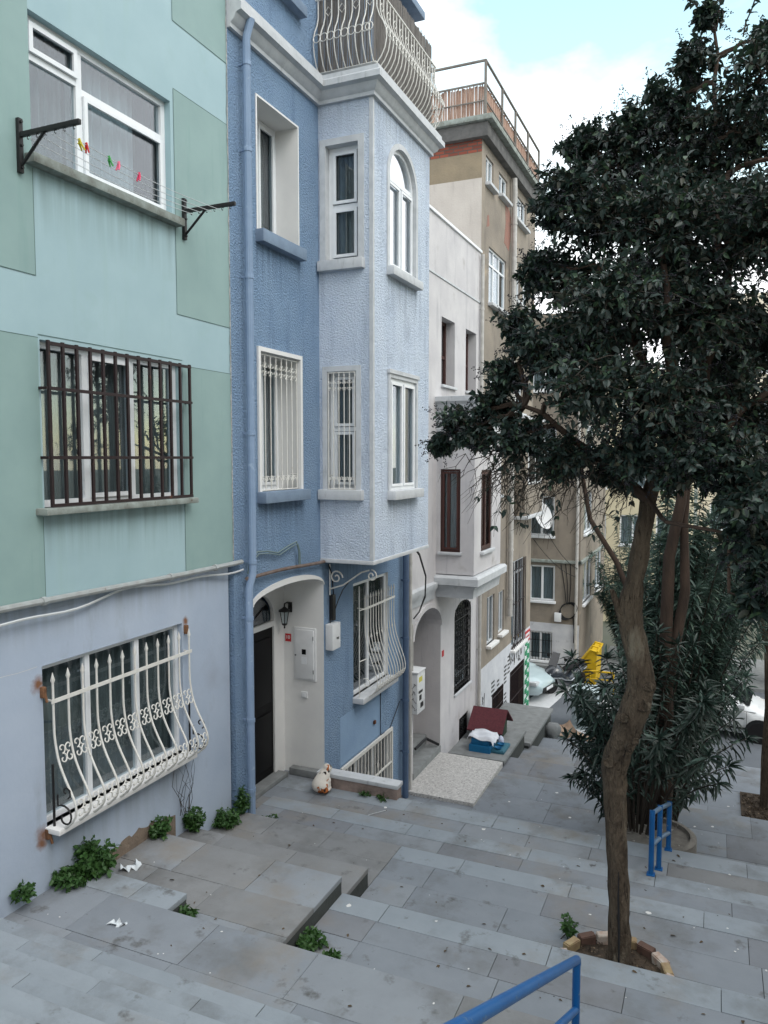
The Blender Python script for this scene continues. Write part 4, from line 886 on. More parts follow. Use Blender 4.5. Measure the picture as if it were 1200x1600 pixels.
# ================================================================== houses across the road
def plain_building(name, label, loc, X0, X1, Y, Z0, Z1, dep, mi, wins, low=None, side=None, fm='pvc'):
    T = thing(name, label, 'building', loc); Fy = FY(Y); b = MB()
    wall(b, Fy, X0, X1, Z0, Z1, [(w[0], w[1], w[2], w[3], .12) for w in wins], 0, split=[low] if low else ())
    b.quad((X0, Y, Z0), (X0, Y + dep, Z0), (X0, Y + dep, Z1), (X0, Y, Z1)); b.quad((X0, Y + dep, Z0), (X1, Y + dep, Z0), (X1, Y + dep, Z1), (X0, Y + dep, Z1)); b.quad((X0, Y, Z1), (X1, Y, Z1), (X1, Y + dep, Z1), (X0, Y + dep, Z1))
    Fs = FX(X1); wall(b, Fs, Y, Y + dep, Z0, Z1, [(w[0], w[1], w[2], w[3], .12) for w in (side or [])], 0)
    b.build('wall', mi, T, fix=False, smooth=0)
    for w in wins: window(T, Fy, w[0], w[1], w[2], w[3], .1, mull=[(w[0] + w[1]) / 2], fw=.07, fm=fm, curtain='curtain', sill=('pvc', .05, .1, .1))
    for w in (side or []): window(T, Fs, w[0], w[1], w[2], w[3], .1, mull=[(w[0] + w[1]) / 2], fw=.07, fm=fm, curtain='curtain', sill=('pvc', .05, .1, .1))
    return T
K = plain_building('corner_building', 'brown rendered corner building with white windows behind the parked scooter', (-6, 30, -8.2), -13, -4.72, 30, -8.6, 5.5, 7, [M['brown_wall'], M['graffiti_white']],
    [(-6.72, -5.74, -3.05, -1.5), (-6.68, -5.68, -5.62, -4.22), (-6.66, -5.76, -8.0, -6.86), (-8.9, -7.9, -3.05, -1.5), (-8.9, -7.9, -5.62, -4.22), (-6.7, -5.7, -.2, 1.3), (-8.9, -7.9, -.2, 1.3), (-6.7, -5.7, 2.6, 4.1)],
    (-6.5, 1), [(30.7, 32.9, -5.8, -4.1), (30.7, 32.9, -3.0, -1.4), (34, 36, -5.8, -4.1), (30.7, 32.9, -.2, 1.3)])
FK = FY(30)
b = MB(); b.cbox(-13, -4.66, 29.9, 30.05, -4.1, -3.98, .02); b.cbox(-4.78, -4.62, 29.9, 37, -4.1, -3.98, .02); b.build('floor_ledge', M['sill_dirty'], K)
b = MB()
for i in range(8): b.tube([FK(-6.64 + i * .125, -7.98, .04), FK(-6.64 + i * .125, -6.88, .04)], .012, 5)
for v in (-7.7, -7.2): b.tube([FK(-6.68, v, .04), FK(-5.74, v, .04)], .012, 5)
b.build('window_grille', M['iron_black'], K)
b = MB(); b.tube([FK(-4.84, 5, .06), FK(-4.84, -8.1, .06)], .06, 8); b.build('downpipe', M['pipe_white'], K)
b = MB()
for k in range(5): b.tube([FK(-5.14 + (.3 + k * .012) * cos(t), -5.95 + (.3 + k * .014) * sin(t + .1 * k), .06 + .01 * k) for t in np.linspace(0, 2 * pi, 22)], .016, 5)
for dx in (-.18, -.05, .08): b.tube([FK(-5.14 + dx * .4, -5.7, .05), FK(-5.14 + dx, -4.9, .03), FK(-5.2 + dx * 1.4, -4.12, .03)], .016, 5)
b.tube([FK(-4.95, -6.2, .06), FK(-4.9, -6.7, .06), FK(-4.92, -7.2, .06)], .016, 5)
b.build('cable_coil', M['cable_black'], K)
b = MB(); b.cbox(-5.66, -5.4, 29.86, 30, -6.4, -6.05, .02); b.build('wall_box', M['pvc'], K)
dsh = thing('satellite_dish', 'white oval satellite dish at the upper window of the corner building', 'dish', (-6.15, 29.6, -2.3))
b = MB(); prof = [(r, .35 * r * r) for r in np.linspace(.001, .55, 8)] + [(r, .35 * r * r - .02) for r in np.linspace(.55, .001, 8)]
b.lathe((-6.15, 29.55, -2.25), prof, 24, M=Matrix.Rotation(radians(68), 3, 'Z') @ Matrix.Rotation(radians(70), 3, 'X')); b.build('dish', M['white_box'], dsh)
b = MB(); b.tube([(-6.15, 29.6, -2.3), (-6.05, 29.75, -2.9), (-6.0, 30, -3.0)], .03, 6); b.tube([(-6.15, 29.5, -2.7), (-5.75, 29.4, -2.35)], .02, 6); b.build('arm', M['metal'], dsh)
plain_building('yellow_building', 'pale yellow building glimpsed between corner building and tree trunk', (-3.5, 42, -8.5), -7.5, -1.2, 42, -9, 4.5, 8, [mat('yellow_render', (212, 203, 174), (200, 190, 164), .85, 1)],
    [(x, x + 1.3, z, z + 1.6) for x in (-6.6, -4.6, -2.8) for z in (-7.6, -4.6, -1.6, 1.4)])
plain_building('cream_building', 'cream apartment building glimpsed through the branches under the crown', (3, 50, -8.5), -1.0, 11, 50, -9, 9.5, 9, [mat('cream_render', (214, 206, 190), (202, 194, 178), .85, 1)],
    [(x, x + 1.4, z, z + 1.7) for x in (-.3, 1.9, 4.1, 6.3) for z in (-7.5, -4.4, -1.3, 1.8, 4.9)])
# ------------------------------------------------------------------ foliage: every leaf is a folded blade of its own
def unit(a): return a / np.maximum(np.linalg.norm(a, axis=-1, keepdims=True), 1e-9)
def leaf_object(name, pos, ax, nr, ln, wd, m, parent=None, origin=None, fold=.22, droop=.18, narrow=False, **kw):
    pos, ax, nr = (np.asarray(a, float) for a in (pos, ax, nr)); ln = np.asarray(ln, float)[:, None]; wd = np.asarray(wd, float)[:, None]
    ax = unit(ax); sd = unit(np.cross(ax, nr)); nr = np.cross(sd, ax); n = len(pos)
    f = fold * wd; dr = droop * ln; a, b_ = (.3, .68) if narrow else (.26, .62); w1, w2 = (.46, .42) if narrow else (.44, .40)
    V = np.stack([pos, pos + ax * ln * .5 - nr * dr * .25, pos + ax * ln - nr * dr,
                  pos + ax * ln * a + sd * wd * w1 + nr * f, pos + ax * ln * b_ + sd * wd * w2 + nr * f - nr * dr * .4,
                  pos + ax * ln * a - sd * wd * w1 + nr * f, pos + ax * ln * b_ - sd * wd * w2 + nr * f - nr * dr * .4], 1).reshape(-1, 3)
    o3 = np.array(off(parent) if parent else (origin or (0, 0, 0))); V = V - o3
    base = (np.arange(n) * 7)[:, None]
    Q = np.concatenate([base + np.array([0, 1, 4, 3]), base + np.array([0, 5, 6, 1])]).reshape(-1, 4); T = np.concatenate([base + np.array([1, 2, 4]), base + np.array([1, 6, 2])]).reshape(-1, 3)
    me = bpy.data.meshes.new(name); me.vertices.add(len(V)); me.vertices.foreach_set('co', V.ravel())
    li = np.concatenate([Q.ravel(), T.ravel()]); me.loops.add(len(li)); me.loops.foreach_set('vertex_index', li.astype(np.int32))
    st = np.concatenate([np.arange(len(Q)) * 4, len(Q) * 4 + np.arange(len(T)) * 3]); me.polygons.add(len(st)); me.polygons.foreach_set('loop_start', st.astype(np.int32))
    me.update(calc_edges=True); ms = m if isinstance(m, list) else [m]
    for q in ms: me.materials.append(q)
    if len(ms) > 1:
        k = np.where(rng.random(n) < .78, 0, rng.integers(1, len(ms), n)); me.polygons.foreach_set('material_index', np.concatenate([k, k, k, k]).astype(np.int32))
    me.validate()
    return link(name, me, parent, origin, **kw)

def rand_unit(n): return unit(rng.normal(size=(n, 3)))
def curve(p, q, sag, n=5, wob=.03):
    p, q = np.array(p, float), np.array(q, float); t = np.linspace(0, 1, n)[:, None]; L_ = np.linalg.norm(q - p)
    c = p + (q - p) * t; c[:, 2] += sag * L_ * (4 * t * (1 - t))[:, 0]; c[1:-1] += rng.normal(size=(n - 2, 3)) * wob * L_; return c

class Leaves:
    def __init__(s): s.p, s.a, s.n, s.l, s.w = [], [], [], [], []
    def add(s, p, a, n, l, w): s.p.append(p); s.a.append(a); s.n.append(n); s.l.append(l); s.w.append(w)
    def build(s, name, m, parent=None, origin=None, **kw): return leaf_object(name, np.array(s.p), np.array(s.a), np.array(s.n), s.l, s.w, m, parent, origin, **kw)

def leafy_twig(LV, c, n, ln, wd, start=.3, dr=.35):
    """leaf pairs along the outer part of a twig"""
    k = len(c) - 1
    for i in range(n):
        t = start + (1 - start) * (i + rng.random() * .6) / n; f = min(t, .999) * k; j = int(f); p = c[j] + (c[j + 1] - c[j]) * (f - j); d = unit(c[j + 1] - c[j])
        s = unit(np.cross(d, rng.normal(size=3)))
        for sg in (-1, 1):
            a = unit(d * rng.uniform(.2, .8) + sg * s * rng.uniform(.6, 1) + np.array([0, 0, -dr * rng.random()]))
            nn = unit(np.array([0, 0, 1.]) + rng.normal(size=3) * .55); l = ln * rng.uniform(.65, 1.2)
            LV.add(p, a, nn, l, l * wd * rng.uniform(.85, 1.15))

# ------------------------------------------------------------------ the tall privet tree on the steps
TB = (-.72, 6.72, -4.45)
T1 = thing('privet_tree', 'tall dark evergreen tree with knotty leaning trunk growing from a ring of bricks', 'tree', TB)
tp = [(-.655, 6.74, -4.6, .2), (-.655, 6.74, -4.45, .15), (-.66, 6.74, -4.32, .115), (-.675, 6.74, -3.9, .102), (-.70, 6.74, -3.4, .105), (-.725, 6.74, -3.0, .112), (-.74, 6.73, -2.72, .125), (-.71, 6.72, -2.52, .14), (-.63, 6.7, -2.3, .135),
      (-.575, 6.7, -2.1, .15), (-.53, 6.72, -1.92, .14), (-.56, 6.74, -1.7, .12), (-.62, 6.75, -1.45, .118), (-.645, 6.75, -1.25, .118), (-.6, 6.75, -1.02, .088), (-.56, 6.74, -.7, .08), (-.51, 6.73, -.35, .078), (-.45, 6.72, -.08, .078), (-.33, 6.7, .15, .076)]
R = random.Random(2)
b = MB()
P, Rr = [], []
for (a, c) in zip(tp, tp[1:]):
    for t in (0, .33, .66):
        P.append(tuple(a[i] + (c[i] - a[i]) * t for i in range(3))); Rr.append((a[3] + (c[3] - a[3]) * t) * R.uniform(.80, .85))
P.append(tp[-1][:3]); Rr.append(tp[-1][3])
b.tube(P, Rr, 18)
for (x, y, z, r) in ((-.50, 6.58, -2.06, .05), (-.66, 6.57, -2.18, .045), (-.60, 6.57, -2.42, .04), (-.56, 6.57, -2.36, .03), (-.77, 6.62, -2.6, .045), (-.47, 6.62, -1.9, .045)):      # knots
    b.lathe((x, y, z), [(r * .5, -r * .5), (r, -r * .2), (r, .0), (r * .75, r * .3), (r * .35, r * .15), (.002, .0)], 10, M=Matrix.Rotation(radians(80), 3, 'X'))
b.tube([(-.66, 6.72, -1.45), (-.74, 6.7, -1.25), (-.79, 6.69, -1.12)], [.05, .032, .02], 8)
v = np.array(b.v); 
for i in range(len(b.v)):                                                                         # bark ridges
    x, y, z = b.v[i]; h = .009 * sin(23 * atan2(y - 6.73, x + .6) + 3 * z) + .005 * sin(17 * z + 5 * x); b.v[i] = (x + h * (1 if x > -.6 else -1), y + h, z)
trunk = b.build('trunk', M['bark'], T1, smooth=60)
b = MB(); b.tube([(-.655, 6.632, -4.4), (-.66, 6.634, -4.1), (-.672, 6.637, -3.8), (-.675, 6.637, -3.55)], [.008, .012, .009, .004], 5); b.build('bark_crack', M['room'], trunk)
CL = [(-1.57, 6.5, 1.08, .22), (-1.68, 6.5, .69, .21), (-1.47, 6.7, 1.58, .22), (-1.4, 6.9, 2.13, .2), (-1.93, 6.5, .14, .2), (-.51, 7.2, 3.01, .23), (-.77, 7.2, 2.84, .24), (-.27, 7.2, 3.28, .22), (-1.19, 7.1, 2.68, .2), (-.36, 7.0, 2.26, .33), (.11, 7.0, 2.64, .45), (-.44, 7.4, 2.81, .44), (-.87, 7.2, 2.58, .41), (-.94, 6.6, 1.91, .43), (-.36, 6.4, 1.78, .5), (.15, 7.6, 1.99, .49), (-1.28, 6.8, 1.52, .37), (-.74, 6.1, 1.13, .49), (-.22, 6.6, 1.08, .56),
      (.27, 7.4, 1.01, .45), (-1.33, 6.4, .87, .35), (-.89, 5.9, .5, .43), (-.41, 6.2, .36, .49), (.09, 6.8, .33, .52), (-1.81, 6.6, .42, .28), (-2.17, 6.6, .27, .22), (-1.56, 6.4, .13, .32), (-1.14, 6.3, -.03, .29), (-.77, 6.6, -.13, .24),
      (-.18, 6.5, -.03, .23), (.18, 6.3, -.21, .29), (.27, 6.0, -.65, .25), (.29, 5.8, -.98, .17), (-.17, 7.1, 3.62, .12), (-1.12, 7.2, 2.79, .18), (.24, 7.2, 3.41, .16), (-2.32, 6.7, .09, .13),
      (.85, 7.0, 2.3, .6), (.95, 6.8, 1.2, .6), (.8, 6.9, .2, .5), (-.5, 7.6, 1.5, .6), (-.1, 7.8, .7, .5), (-.3, 7.2, 2.2, .5), (-.75, 7.3, 2.1, .4), (.3, 6.6, 1.7, .5), (.25, 6.9, 3.0, .4), (-.62, 6.2, .0, .3), (-.25, 6.1, -.08, .3), (.05, 6.1, .0, .3), (.3, 5.9, -.35, .3), (-1.0, 6.9, 1.0, .45), (.36, 5.75, -.75, .25), (-1.15, 6.6, 2.2, .3), (.1, 7.5, 2.7, .5)]
b = MB(); tops = {}
fork = [np.array((-.33, 6.7, .15)), np.array((-.56, 6.74, -.7)), np.array((-.62, 6.75, -1.0))]
mains = [((-.33, 6.7, .12), (.1, 6.9, .9), (.05, 7.0, 2.3), .07), ((-.36, 6.7, .1), (-.7, 6.6, .9), (-.8, 6.8, 2.0), .065), ((-.52, 6.73, -.35), (-.95, 6.4, .05), (-1.5, 6.4, .45), .05), ((-.34, 6.7, .1), (-.35, 6.3, .6), (-.4, 6.4, 1.5), .06),
         ((-.4, 6.7, .0), (.1, 6.5, .2), (.5, 6.7, .7), .055), ((-.05, 6.9, 1.6), (-.1, 7.1, 2.6), (-.1, 7.15, 3.5), .035)]
for (p, m_, q, r) in mains:
    c = [np.array(p) * (1 - t) ** 2 + 2 * np.array(m_) * t * (1 - t) + np.array(q) * t * t for t in np.linspace(0, 1, 9)]
    c = [x + rng.normal(size=3) * .02 * (i > 0) for i, x in enumerate(c)]; b.tube(c, [r * (1 - .65 * i / 8) for i in range(9)], 7); tops[len(tops)] = c
pts_m = np.array([x for c in tops.values() for x in c[2:]])
for (x, y, z, r) in CL:
    c0 = np.array((x, y, z)); j = np.argmin(np.linalg.norm(pts_m - c0, axis=1) + .6 * np.maximum(0, pts_m[:, 2] - c0[2])); q = curve(pts_m[j], c0, .06, 7, .04); b.tube(q, [.024 * (1 - .6 * i / 6) for i in range(7)], 5)
b.build('limb', M['bark_dark'], T1, smooth=60)
LV = Leaves(); tw = MB(); BR = []
for ci, (x, y, z, r) in enumerate(CL):
    c0 = np.array((x, y, z)); n = int((24 + 470 * r * r) * (.55 if z > 2.3 and x > -.12 else 1))
    for k in range(n):
        d = rand_unit(1)[0]; d[2] = d[2] * .85 + .1
        e = c0 + d * r * rng.uniform(.55, 1.12) * np.array([1, 1.15, 1]); s0 = c0 + (e - c0) * rng.uniform(.0, .35) + rng.normal(size=3) * r * .15
        c = curve(s0, e, .08, 5, .05); tw.tube(c, [.006, .005, .004, .003, .002], 3, cap=False)
        big = 1.25 if z < -.3 and x > 0 else 1.0
        leafy_twig(LV, c, int(rng.integers(6, 10)), .068 * big, .54, .2)
        if rng.random() < .36: BR.append((c[-1], unit(c[-1] - c[-2])))
# bare drooping twigs below the crown
for k in range(115):
    s0 = np.array((rng.uniform(-1.75, -.5), rng.uniform(6.2, 6.8), rng.uniform(-.15, .2))); e = s0 + np.array((rng.uniform(-.55, .1), rng.uniform(-.3, .3), rng.uniform(-.65, -.15)))
    c = curve(s0, e, .12, 7, .05); tw.tube(c, [.0055, .005, .0045, .004, .003, .002, .0015], 3, cap=False)
    for q in range(2):
        e2 = c[3 + q] + rng.normal(size=3) * .1 + np.array((-.06, 0, -.1)); tw.tube(curve(c[3 + q], e2, .1, 4, .05), [.0035, .003, .002, .001], 3, cap=False)
    if rng.random() < .25: leafy_twig(LV, c, 2, .07, .5, .75)
for (p, q) in (((-.1, 7.1, 3.5), (.0, 7.1, 4.05)), ((-.16, 7.1, 3.6), (-.33, 7.05, 3.78)), ((.1, 7.1, 3.4), (.25, 7.1, 3.85))):
    c = curve(p, q, .02, 6, .03); tw.tube(c, .006, 4); leafy_twig(LV, c, 9, .075, .5, .1); BR.append((c[-1], unit(c[-1] - c[-2])))
tw.build('twig', M['twig'], T1, smooth=0, fix=False)
LV.build('crown', [M['privet'], M['privet_fresh'], M['privet_dull']], T1)
b = MB(); oc = np.array([(1, 0, 0), (0, 1, 0), (-1, 0, 0), (0, -1, 0), (0, 0, 1), (0, 0, -1)], float); of = [(0, 1, 4), (1, 2, 4), (2, 3, 4), (3, 0, 4), (1, 0, 5), (2, 1, 5), (3, 2, 5), (0, 3, 5)]
for (p, d) in BR:
    for k in range(13):
        t = rng.random(); q = p + d * (.02 + .11 * t) + rng.normal(size=3) * .022 * (1.2 - t); b.add(oc * .0065 + q, of)
    b.tube([p, p + d * .12], [.002, .001], 3, cap=False)
b.build('berries', M['berry'], T1, smooth=80, fix=False, kind='stuff')
# soil and brick ring
b = MB(); n = 26; rim = [(-.68 + .41 * cos(2 * pi * i / n), 6.62 + .38 * sin(2 * pi * i / n)) for i in range(n)]
top = [(x, y, -4.425 + rng.uniform(-.01, .012)) for x, y in rim]; b.add(top + [(-.68, 6.66, -4.38)], [(i, (i + 1) % n, n) for i in range(n)])
for k in range(160):
    a, rr = rng.uniform(0, 2 * pi), .42 * sqrt(rng.random()); p = np.array((-.68 + rr * cos(a), 6.66 + rr * sin(a), -4.405 + .03 * (1 - rr / .42))); d = rand_unit(1)[0] * np.array([1, 1, .2]) * .03; b.tube([p - d, p + d + np.array((0, 0, .006))], .004, 3)
b.build('soil', M['soil'], origin=(-.68, 6.66, -4.43), kind='stuff')
bw, by, bo = mat('whitewashed_brick', (190, 186, 178), (150, 112, 92), .9, 9, .4, 30, .01), mat('yellow_stained_brick', (166, 152, 116), (132, 104, 84), .9, 9, .4, 30, .01), mat('red_brown_brick', (104, 80, 70), (80, 64, 58), .9, 9, .4, 30, .01)
ring = [(-8, bw, 'flaking white brick lying at the railing side end of the tree ring'), (22, by, 'yellow stained brick next to the railing side end of the tree ring'), (48, bo, 'red brown brick beside the yellow stained one in the tree ring'), (72, bw, 'white topped brick directly behind the trunk in the tree ring'),
        (98, by, 'yellow brick behind the trunk, further along the tree ring'), (122, bo, 'dark red brick in the half of the tree ring that lies away from the houses'), (146, bw, 'long white brick on the outer curve of the tree ring'), (166, by, 'crumbling yellow brick before the last brick of the tree ring'), (187, bw, 'white brick standing at the open end of the tree ring')]
for (a, m_, lab) in ring:
    a2 = radians(180 - a); x, y = -.68 + .43 * cos(a2), 6.60 + .4 * sin(a2); bm_ = bmesh.new(); bmesh.ops.create_cube(bm_, size=1)
    for v_ in bm_.verts: v_.co = (v_.co.x * .075, v_.co.y * .16, v_.co.z * .13)
    bmesh.ops.bevel(bm_, geom=list(bm_.edges), offset=.008, segments=2, affect='EDGES')
    for v_ in bm_.verts: v_.co += Vector(rng.normal(size=3) * .002)
    MB().bm(bm_, 0, Matrix.Translation((x, y, -4.4)) @ Matrix.Rotation(a2 + rng.uniform(-.15, .15), 4, 'Z') @ Matrix.Rotation(rng.uniform(-.12, .12), 4, 'Y')).build('edging_brick', m_, origin=(x, y, -4.45), label=lab, cat='brick', group='bricks round the tree foot')

# ------------------------------------------------------------------ oleanders: stems with whorls of narrow leaves
def oleander(name, label, base, n, h, spread, ln=.15, top=.6, lean=(0, 0), group='oleander shrubs', m='oleander', step=.05, trunk=None):
    T = thing(name, label, 'shrub', base, group); st = MB(); LV = Leaves(); B0 = np.array(base, float)
    for i in range(n):
        a = rng.uniform(0, 2 * pi); rr = sqrt(rng.random()); H = h * rng.uniform(.45, 1.0); s0 = B0 + np.array((cos(a) * .22 * rr, sin(a) * .22 * rr, 0))
        e = B0 + np.array((cos(a) * spread * rr + lean[0] * H / h, sin(a) * spread * rr + lean[1] * H / h, H * (1 - .25 * rr)))
        mid = (s0 + e) / 2 + np.array((-cos(a) * .1, -sin(a) * .1, .18 * H)); c = np.array([s0 * (1 - t) ** 2 + 2 * mid * t * (1 - t) + e * t * t for t in np.linspace(0, 1, 9)])
        st.tube(c, [.016 - .0013 * j for j in range(9)], 4, cap=False)
        L_ = np.linalg.norm(np.diff(c, axis=0), axis=1).sum(); top_i = rng.uniform(max(.3, top - .15), min(.92, top + .38)); nw = int(L_ * top_i / step)
        for w_ in range(nw):
            t = 1 - top_i + top_i * (w_ + rng.random() * .5) / nw; f = min(t, .999) * 8; j = int(f); p = c[j] + (c[j + 1] - c[j]) * (f - j); d = unit(c[j + 1] - c[j]); s = unit(np.cross(d, rng.normal(size=3))); s2 = np.cross(d, s); ph = rng.uniform(0, 6)
            for q in range(3):
                o_ = s * cos(ph + q * 2.094) + s2 * sin(ph + q * 2.094); ax = unit(d * rng.uniform(.0, .6) + o_ * rng.uniform(.7, 1) + np.array((0, 0, -.55 * rng.random()))); l = ln * rng.uniform(.6, 1.15)
                LV.add(p, ax, unit(d + np.array((0, 0, .4)) + rng.normal(size=3) * .2), l, l * .2)
        for q in range(12):                                                            # whorl at the tip
            o_ = rand_unit(1)[0]; ax = unit(unit(c[-1] - c[-2]) * .8 + o_); l = ln * rng.uniform(.7, 1.1); LV.add(c[-1], ax, unit(np.array((0, 0, 1.)) + rng.normal(size=3) * .3), l, l * .2)
    st.build('stems', M['twig'], T, smooth=0, fix=False)
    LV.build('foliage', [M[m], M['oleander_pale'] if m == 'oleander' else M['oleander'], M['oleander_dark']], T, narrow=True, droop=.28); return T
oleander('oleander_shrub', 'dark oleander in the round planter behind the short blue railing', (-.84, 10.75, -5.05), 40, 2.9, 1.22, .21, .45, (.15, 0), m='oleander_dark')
oleander('oleander_shrub', 'tall upright oleander rising highest, right of the knotty trunk', (-.7, 12.2, -5.9), 44, 6.2, .9, .21, .55, (.6, .6))
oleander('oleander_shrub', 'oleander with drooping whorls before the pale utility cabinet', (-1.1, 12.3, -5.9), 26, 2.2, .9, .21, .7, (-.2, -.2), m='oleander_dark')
oleander('oleander_shrub', 'broad oleander mass by the road between cabinet and trunk', (-1.2, 19.8, -7.5), 34, 4.2, 1.1, .23, .75, step=.07)
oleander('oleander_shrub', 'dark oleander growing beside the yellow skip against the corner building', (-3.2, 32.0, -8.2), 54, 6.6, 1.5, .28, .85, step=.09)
oleander('oleander_shrub', 'pale leaved oleander bending towards the thin reddish trunk', (-.75, 13.6, -6.5), 36, 6.6, .9, .22, .6, (1.2, .5))
oleander('oleander_shrub', 'pale leaved oleander standing straight behind the leaning grey limbs', (-1.0, 14.4, -6.5), 36, 6.0, 1.0, .22, .6, (.3, .4))
oleander('oleander_shrub', 'oleander thicket across the road behind the white car roof', (.2, 31.2, -8.2), 44, 6.4, 2.0, .28, .85, step=.09)
oleander('oleander_shrub', 'oleander across the road farthest from the yellow skip', (2.6, 30.5, -8.2), 36, 6.0, 1.6, .28, .85, step=.09)
# round planter rim
b = MB(); b.lathe((-.62, 10.72, -5.9), [(.52, 0), (.52, .82), (.49, .84), (.44, .84), (.44, .78), (.02, .8)], 30); b.build('planter_ring', [mat('grimy_planter_concrete', (134, 130, 124), (96, 94, 90), .9, 6, .5, 24, .015, spots=[((196, 192, 186), .6, .68, 6.)])], origin=(-.62, 10.72, -5.9), label='low round planter with whitewashed rim around the dark oleander', cat='planter')

# ------------------------------------------------------------------ trees further down
def far_tree(label, base, path, r0, clumps, m='bark', ln=.09, seed=1, cnt=200):
    T = thing('street_tree', label, 'tree', base, 'trees further down the steps'); b = MB(); n = len(path)
    for pth, ra in path: b.tube(pth, [ra * (1 - .5 * i / (len(pth) - 1)) for i in range(len(pth))], 9)
    b.build('trunk', M[m], T, smooth=60); LV = Leaves(); tw = MB()
    for (x, y, z, r) in clumps:
        c0 = np.array((x, y, z))
        for k in range(int(cnt * r * r) + 12):
            e = c0 + rand_unit(1)[0] * r * rng.uniform(.5, 1.1); s0 = c0 + (e - c0) * .2 + rng.normal(size=3) * .05; c = curve(s0, e, .08, 4, .05); tw.tube(c, [.008, .006, .004, .002], 3, cap=False); leafy_twig(LV, c, 5, ln, .5, .25)
        q = path[0][0][-1]; tw.tube(curve(q, c0, .05, 6, .05), [.03, .025, .02, .015, .01, .008], 4, cap=False)
    tw.build('twig', M['twig'], T, smooth=0, fix=False); LV.build('crown', [M['privet'], M['privet_fresh'], M['privet_dull']], T); return T
far_tree('grey barked tree with two leaning limbs behind the knotty trunk', (-.8, 11.4, -5.2), [([(-.88, 11.5, -5.5), (-.88, 11.5, -4.2), (-.88, 11.5, -3.2), (-1.0, 11.5, -2.2), (-1.3, 11.5, -1.5), (-1.68, 11.5, -.9), (-1.85, 11.6, -.1)], .06),
    ([(-.55, 11.5, -5.5), (-.55, 11.5, -4.0), (-.6, 11.5, -2.6), (-.58, 11.5, -1.4), (-.44, 11.5, -.6), (-.4, 11.5, .6), (-.3, 11.6, 1.8)], .11), ([(-.55, 11.5, -3.2), (-.36, 11.6, -1.9), (-.40, 11.6, -.9), (-.33, 11.6, .5)], .085)], .15,
    [(-.5, 11.7, 2.0, .8), (.3, 11.8, 1.6, .7), (-.3, 11.6, .9, .6), (.5, 11.6, .3, .5), (-1.6, 11.6, .5, .45)], 'bark_dark', cnt=90)
far_tree('thin reddish trunked tree standing in a square soil pit beside the white car', (1.06, 16.2, -6.8), [([(1.06, 16.2, -6.9), (1.04, 16.2, -5.8), (1.06, 16.2, -4.8), (1.0, 16.2, -3.6), (1.1, 16.2, -2.6)], .11), ([(1.0, 16.2, -3.6), (.7, 16.1, -2.6), (.6, 16.1, -1.4)], .07)], .1,
    [(.95, 16.1, -1.6, .7), (1.5, 16.2, -2.2, .8), (.6, 16.1, -.6, .6), (1.2, 16.2, .6, .9), (.35, 16, -2.3, .45)], 'bark', cnt=80)
b = MB(); b.box(.62, 2.2, 15.5, 16.79, -6.9, -6.765); R = random.Random(5)
for k in range(240):
    p = Vector((R.uniform(.66, 1.9), R.uniform(15.55, 16.7), -6.76 + R.uniform(0, .04))); d = Vector((R.uniform(-1, 1), R.uniform(-1, 1), R.uniform(-.2, .3))) * .05; b.tube([p - d, p + d], .012, 3)
b.build('soil', M['soil'], origin=(1.2, 16.2, -6.8), kind='stuff')

# ------------------------------------------------------------------ weeds along the walls
def weed(label, p, r, h, n, m='weed', ln=.05, group='weeds along the house wall'):
    T = thing('weed', label, 'plant', p, group); LV = Leaves(); st = MB(); P0 = np.array(p, float)
    for k in range(n):
        a = rng.uniform(0, 2 * pi); rr = r * sqrt(rng.random()); e = P0 + np.array((cos(a) * rr, sin(a) * rr, h * rng.uniform(.3, 1) * (1 - .35 * rr / r))); s0 = P0 + np.array((cos(a) * rr * .4, sin(a) * rr * .4, 0)); c = curve(s0, e, .1, 4, .06)
        st.tube(c, [.003, .0025, .002, .0015], 3, cap=False); leafy_twig(LV, c, 5, ln, .62, .25, .2)
    st.build('stems', M[m], T, smooth=0, fix=False); LV.build('foliage', M[m], T, fold=.15)
weed('large bushy weed under the rusted corner of the bowed grille', (-5.3, 5.35, -3.98), .22, .46, 95, ln=.065)
weed('low spreading weed just before the large bushy one', (-5.33, 5.08, -3.9), .17, .2, 40, ln=.055)
weed('small weed at the wall foot nearest the viewer', (-5.38, 4.62, -3.8), .1, .16, 22)
weed('weed clump at the wall beside the bare render patch', (-5.36, 6.36, -4.05), .13, .26, 50)
weed('leafy weed climbing the wall between two clumps near the downpipe', (-5.36, 6.93, -4.25), .13, .34, 50)
weed('weed clump spreading left of the blue downpipe foot', (-5.33, 7.5, -4.45), .18, .24, 60)
weed('weed on the wall corner directly behind the blue downpipe', (-5.34, 7.86, -4.45), .1, .42, 34)
weed('sparse weed on the landing beside the blue downpipe', (-5.15, 8.2, -4.68), .12, .1, 16, ln=.04)
weed('weeds sprouting at the foot of the dark stair riser', (-3.1, 5.6, -4.22), .13, .16, 30, group='weeds on the steps')
weed('tuft of weeds in the corner of the small step', (-4.18, 5.25, -4.05), .1, .12, 26, group='weeds on the steps')
weed('trailing weed beside the stair riser weeds', (-2.85, 5.45, -4.22), .1, .08, 14, group='weeds on the steps')
weed('upright seedling beside the brick ring of the tree', (-1.13, 6.95, -4.45), .07, .3, 12, group='weeds on the steps')
weed('mossy weed at the foot of the parapet nearest its free end', (-4.25, 9.84, -4.9), .12, .07, 22, ln=.03, group='weeds on the steps')
weed('mossy weed at the foot of the parapet closer to the cat', (-4.55, 9.84, -4.9), .1, .08, 20, ln=.03, group='weeds on the steps')
b = MB()
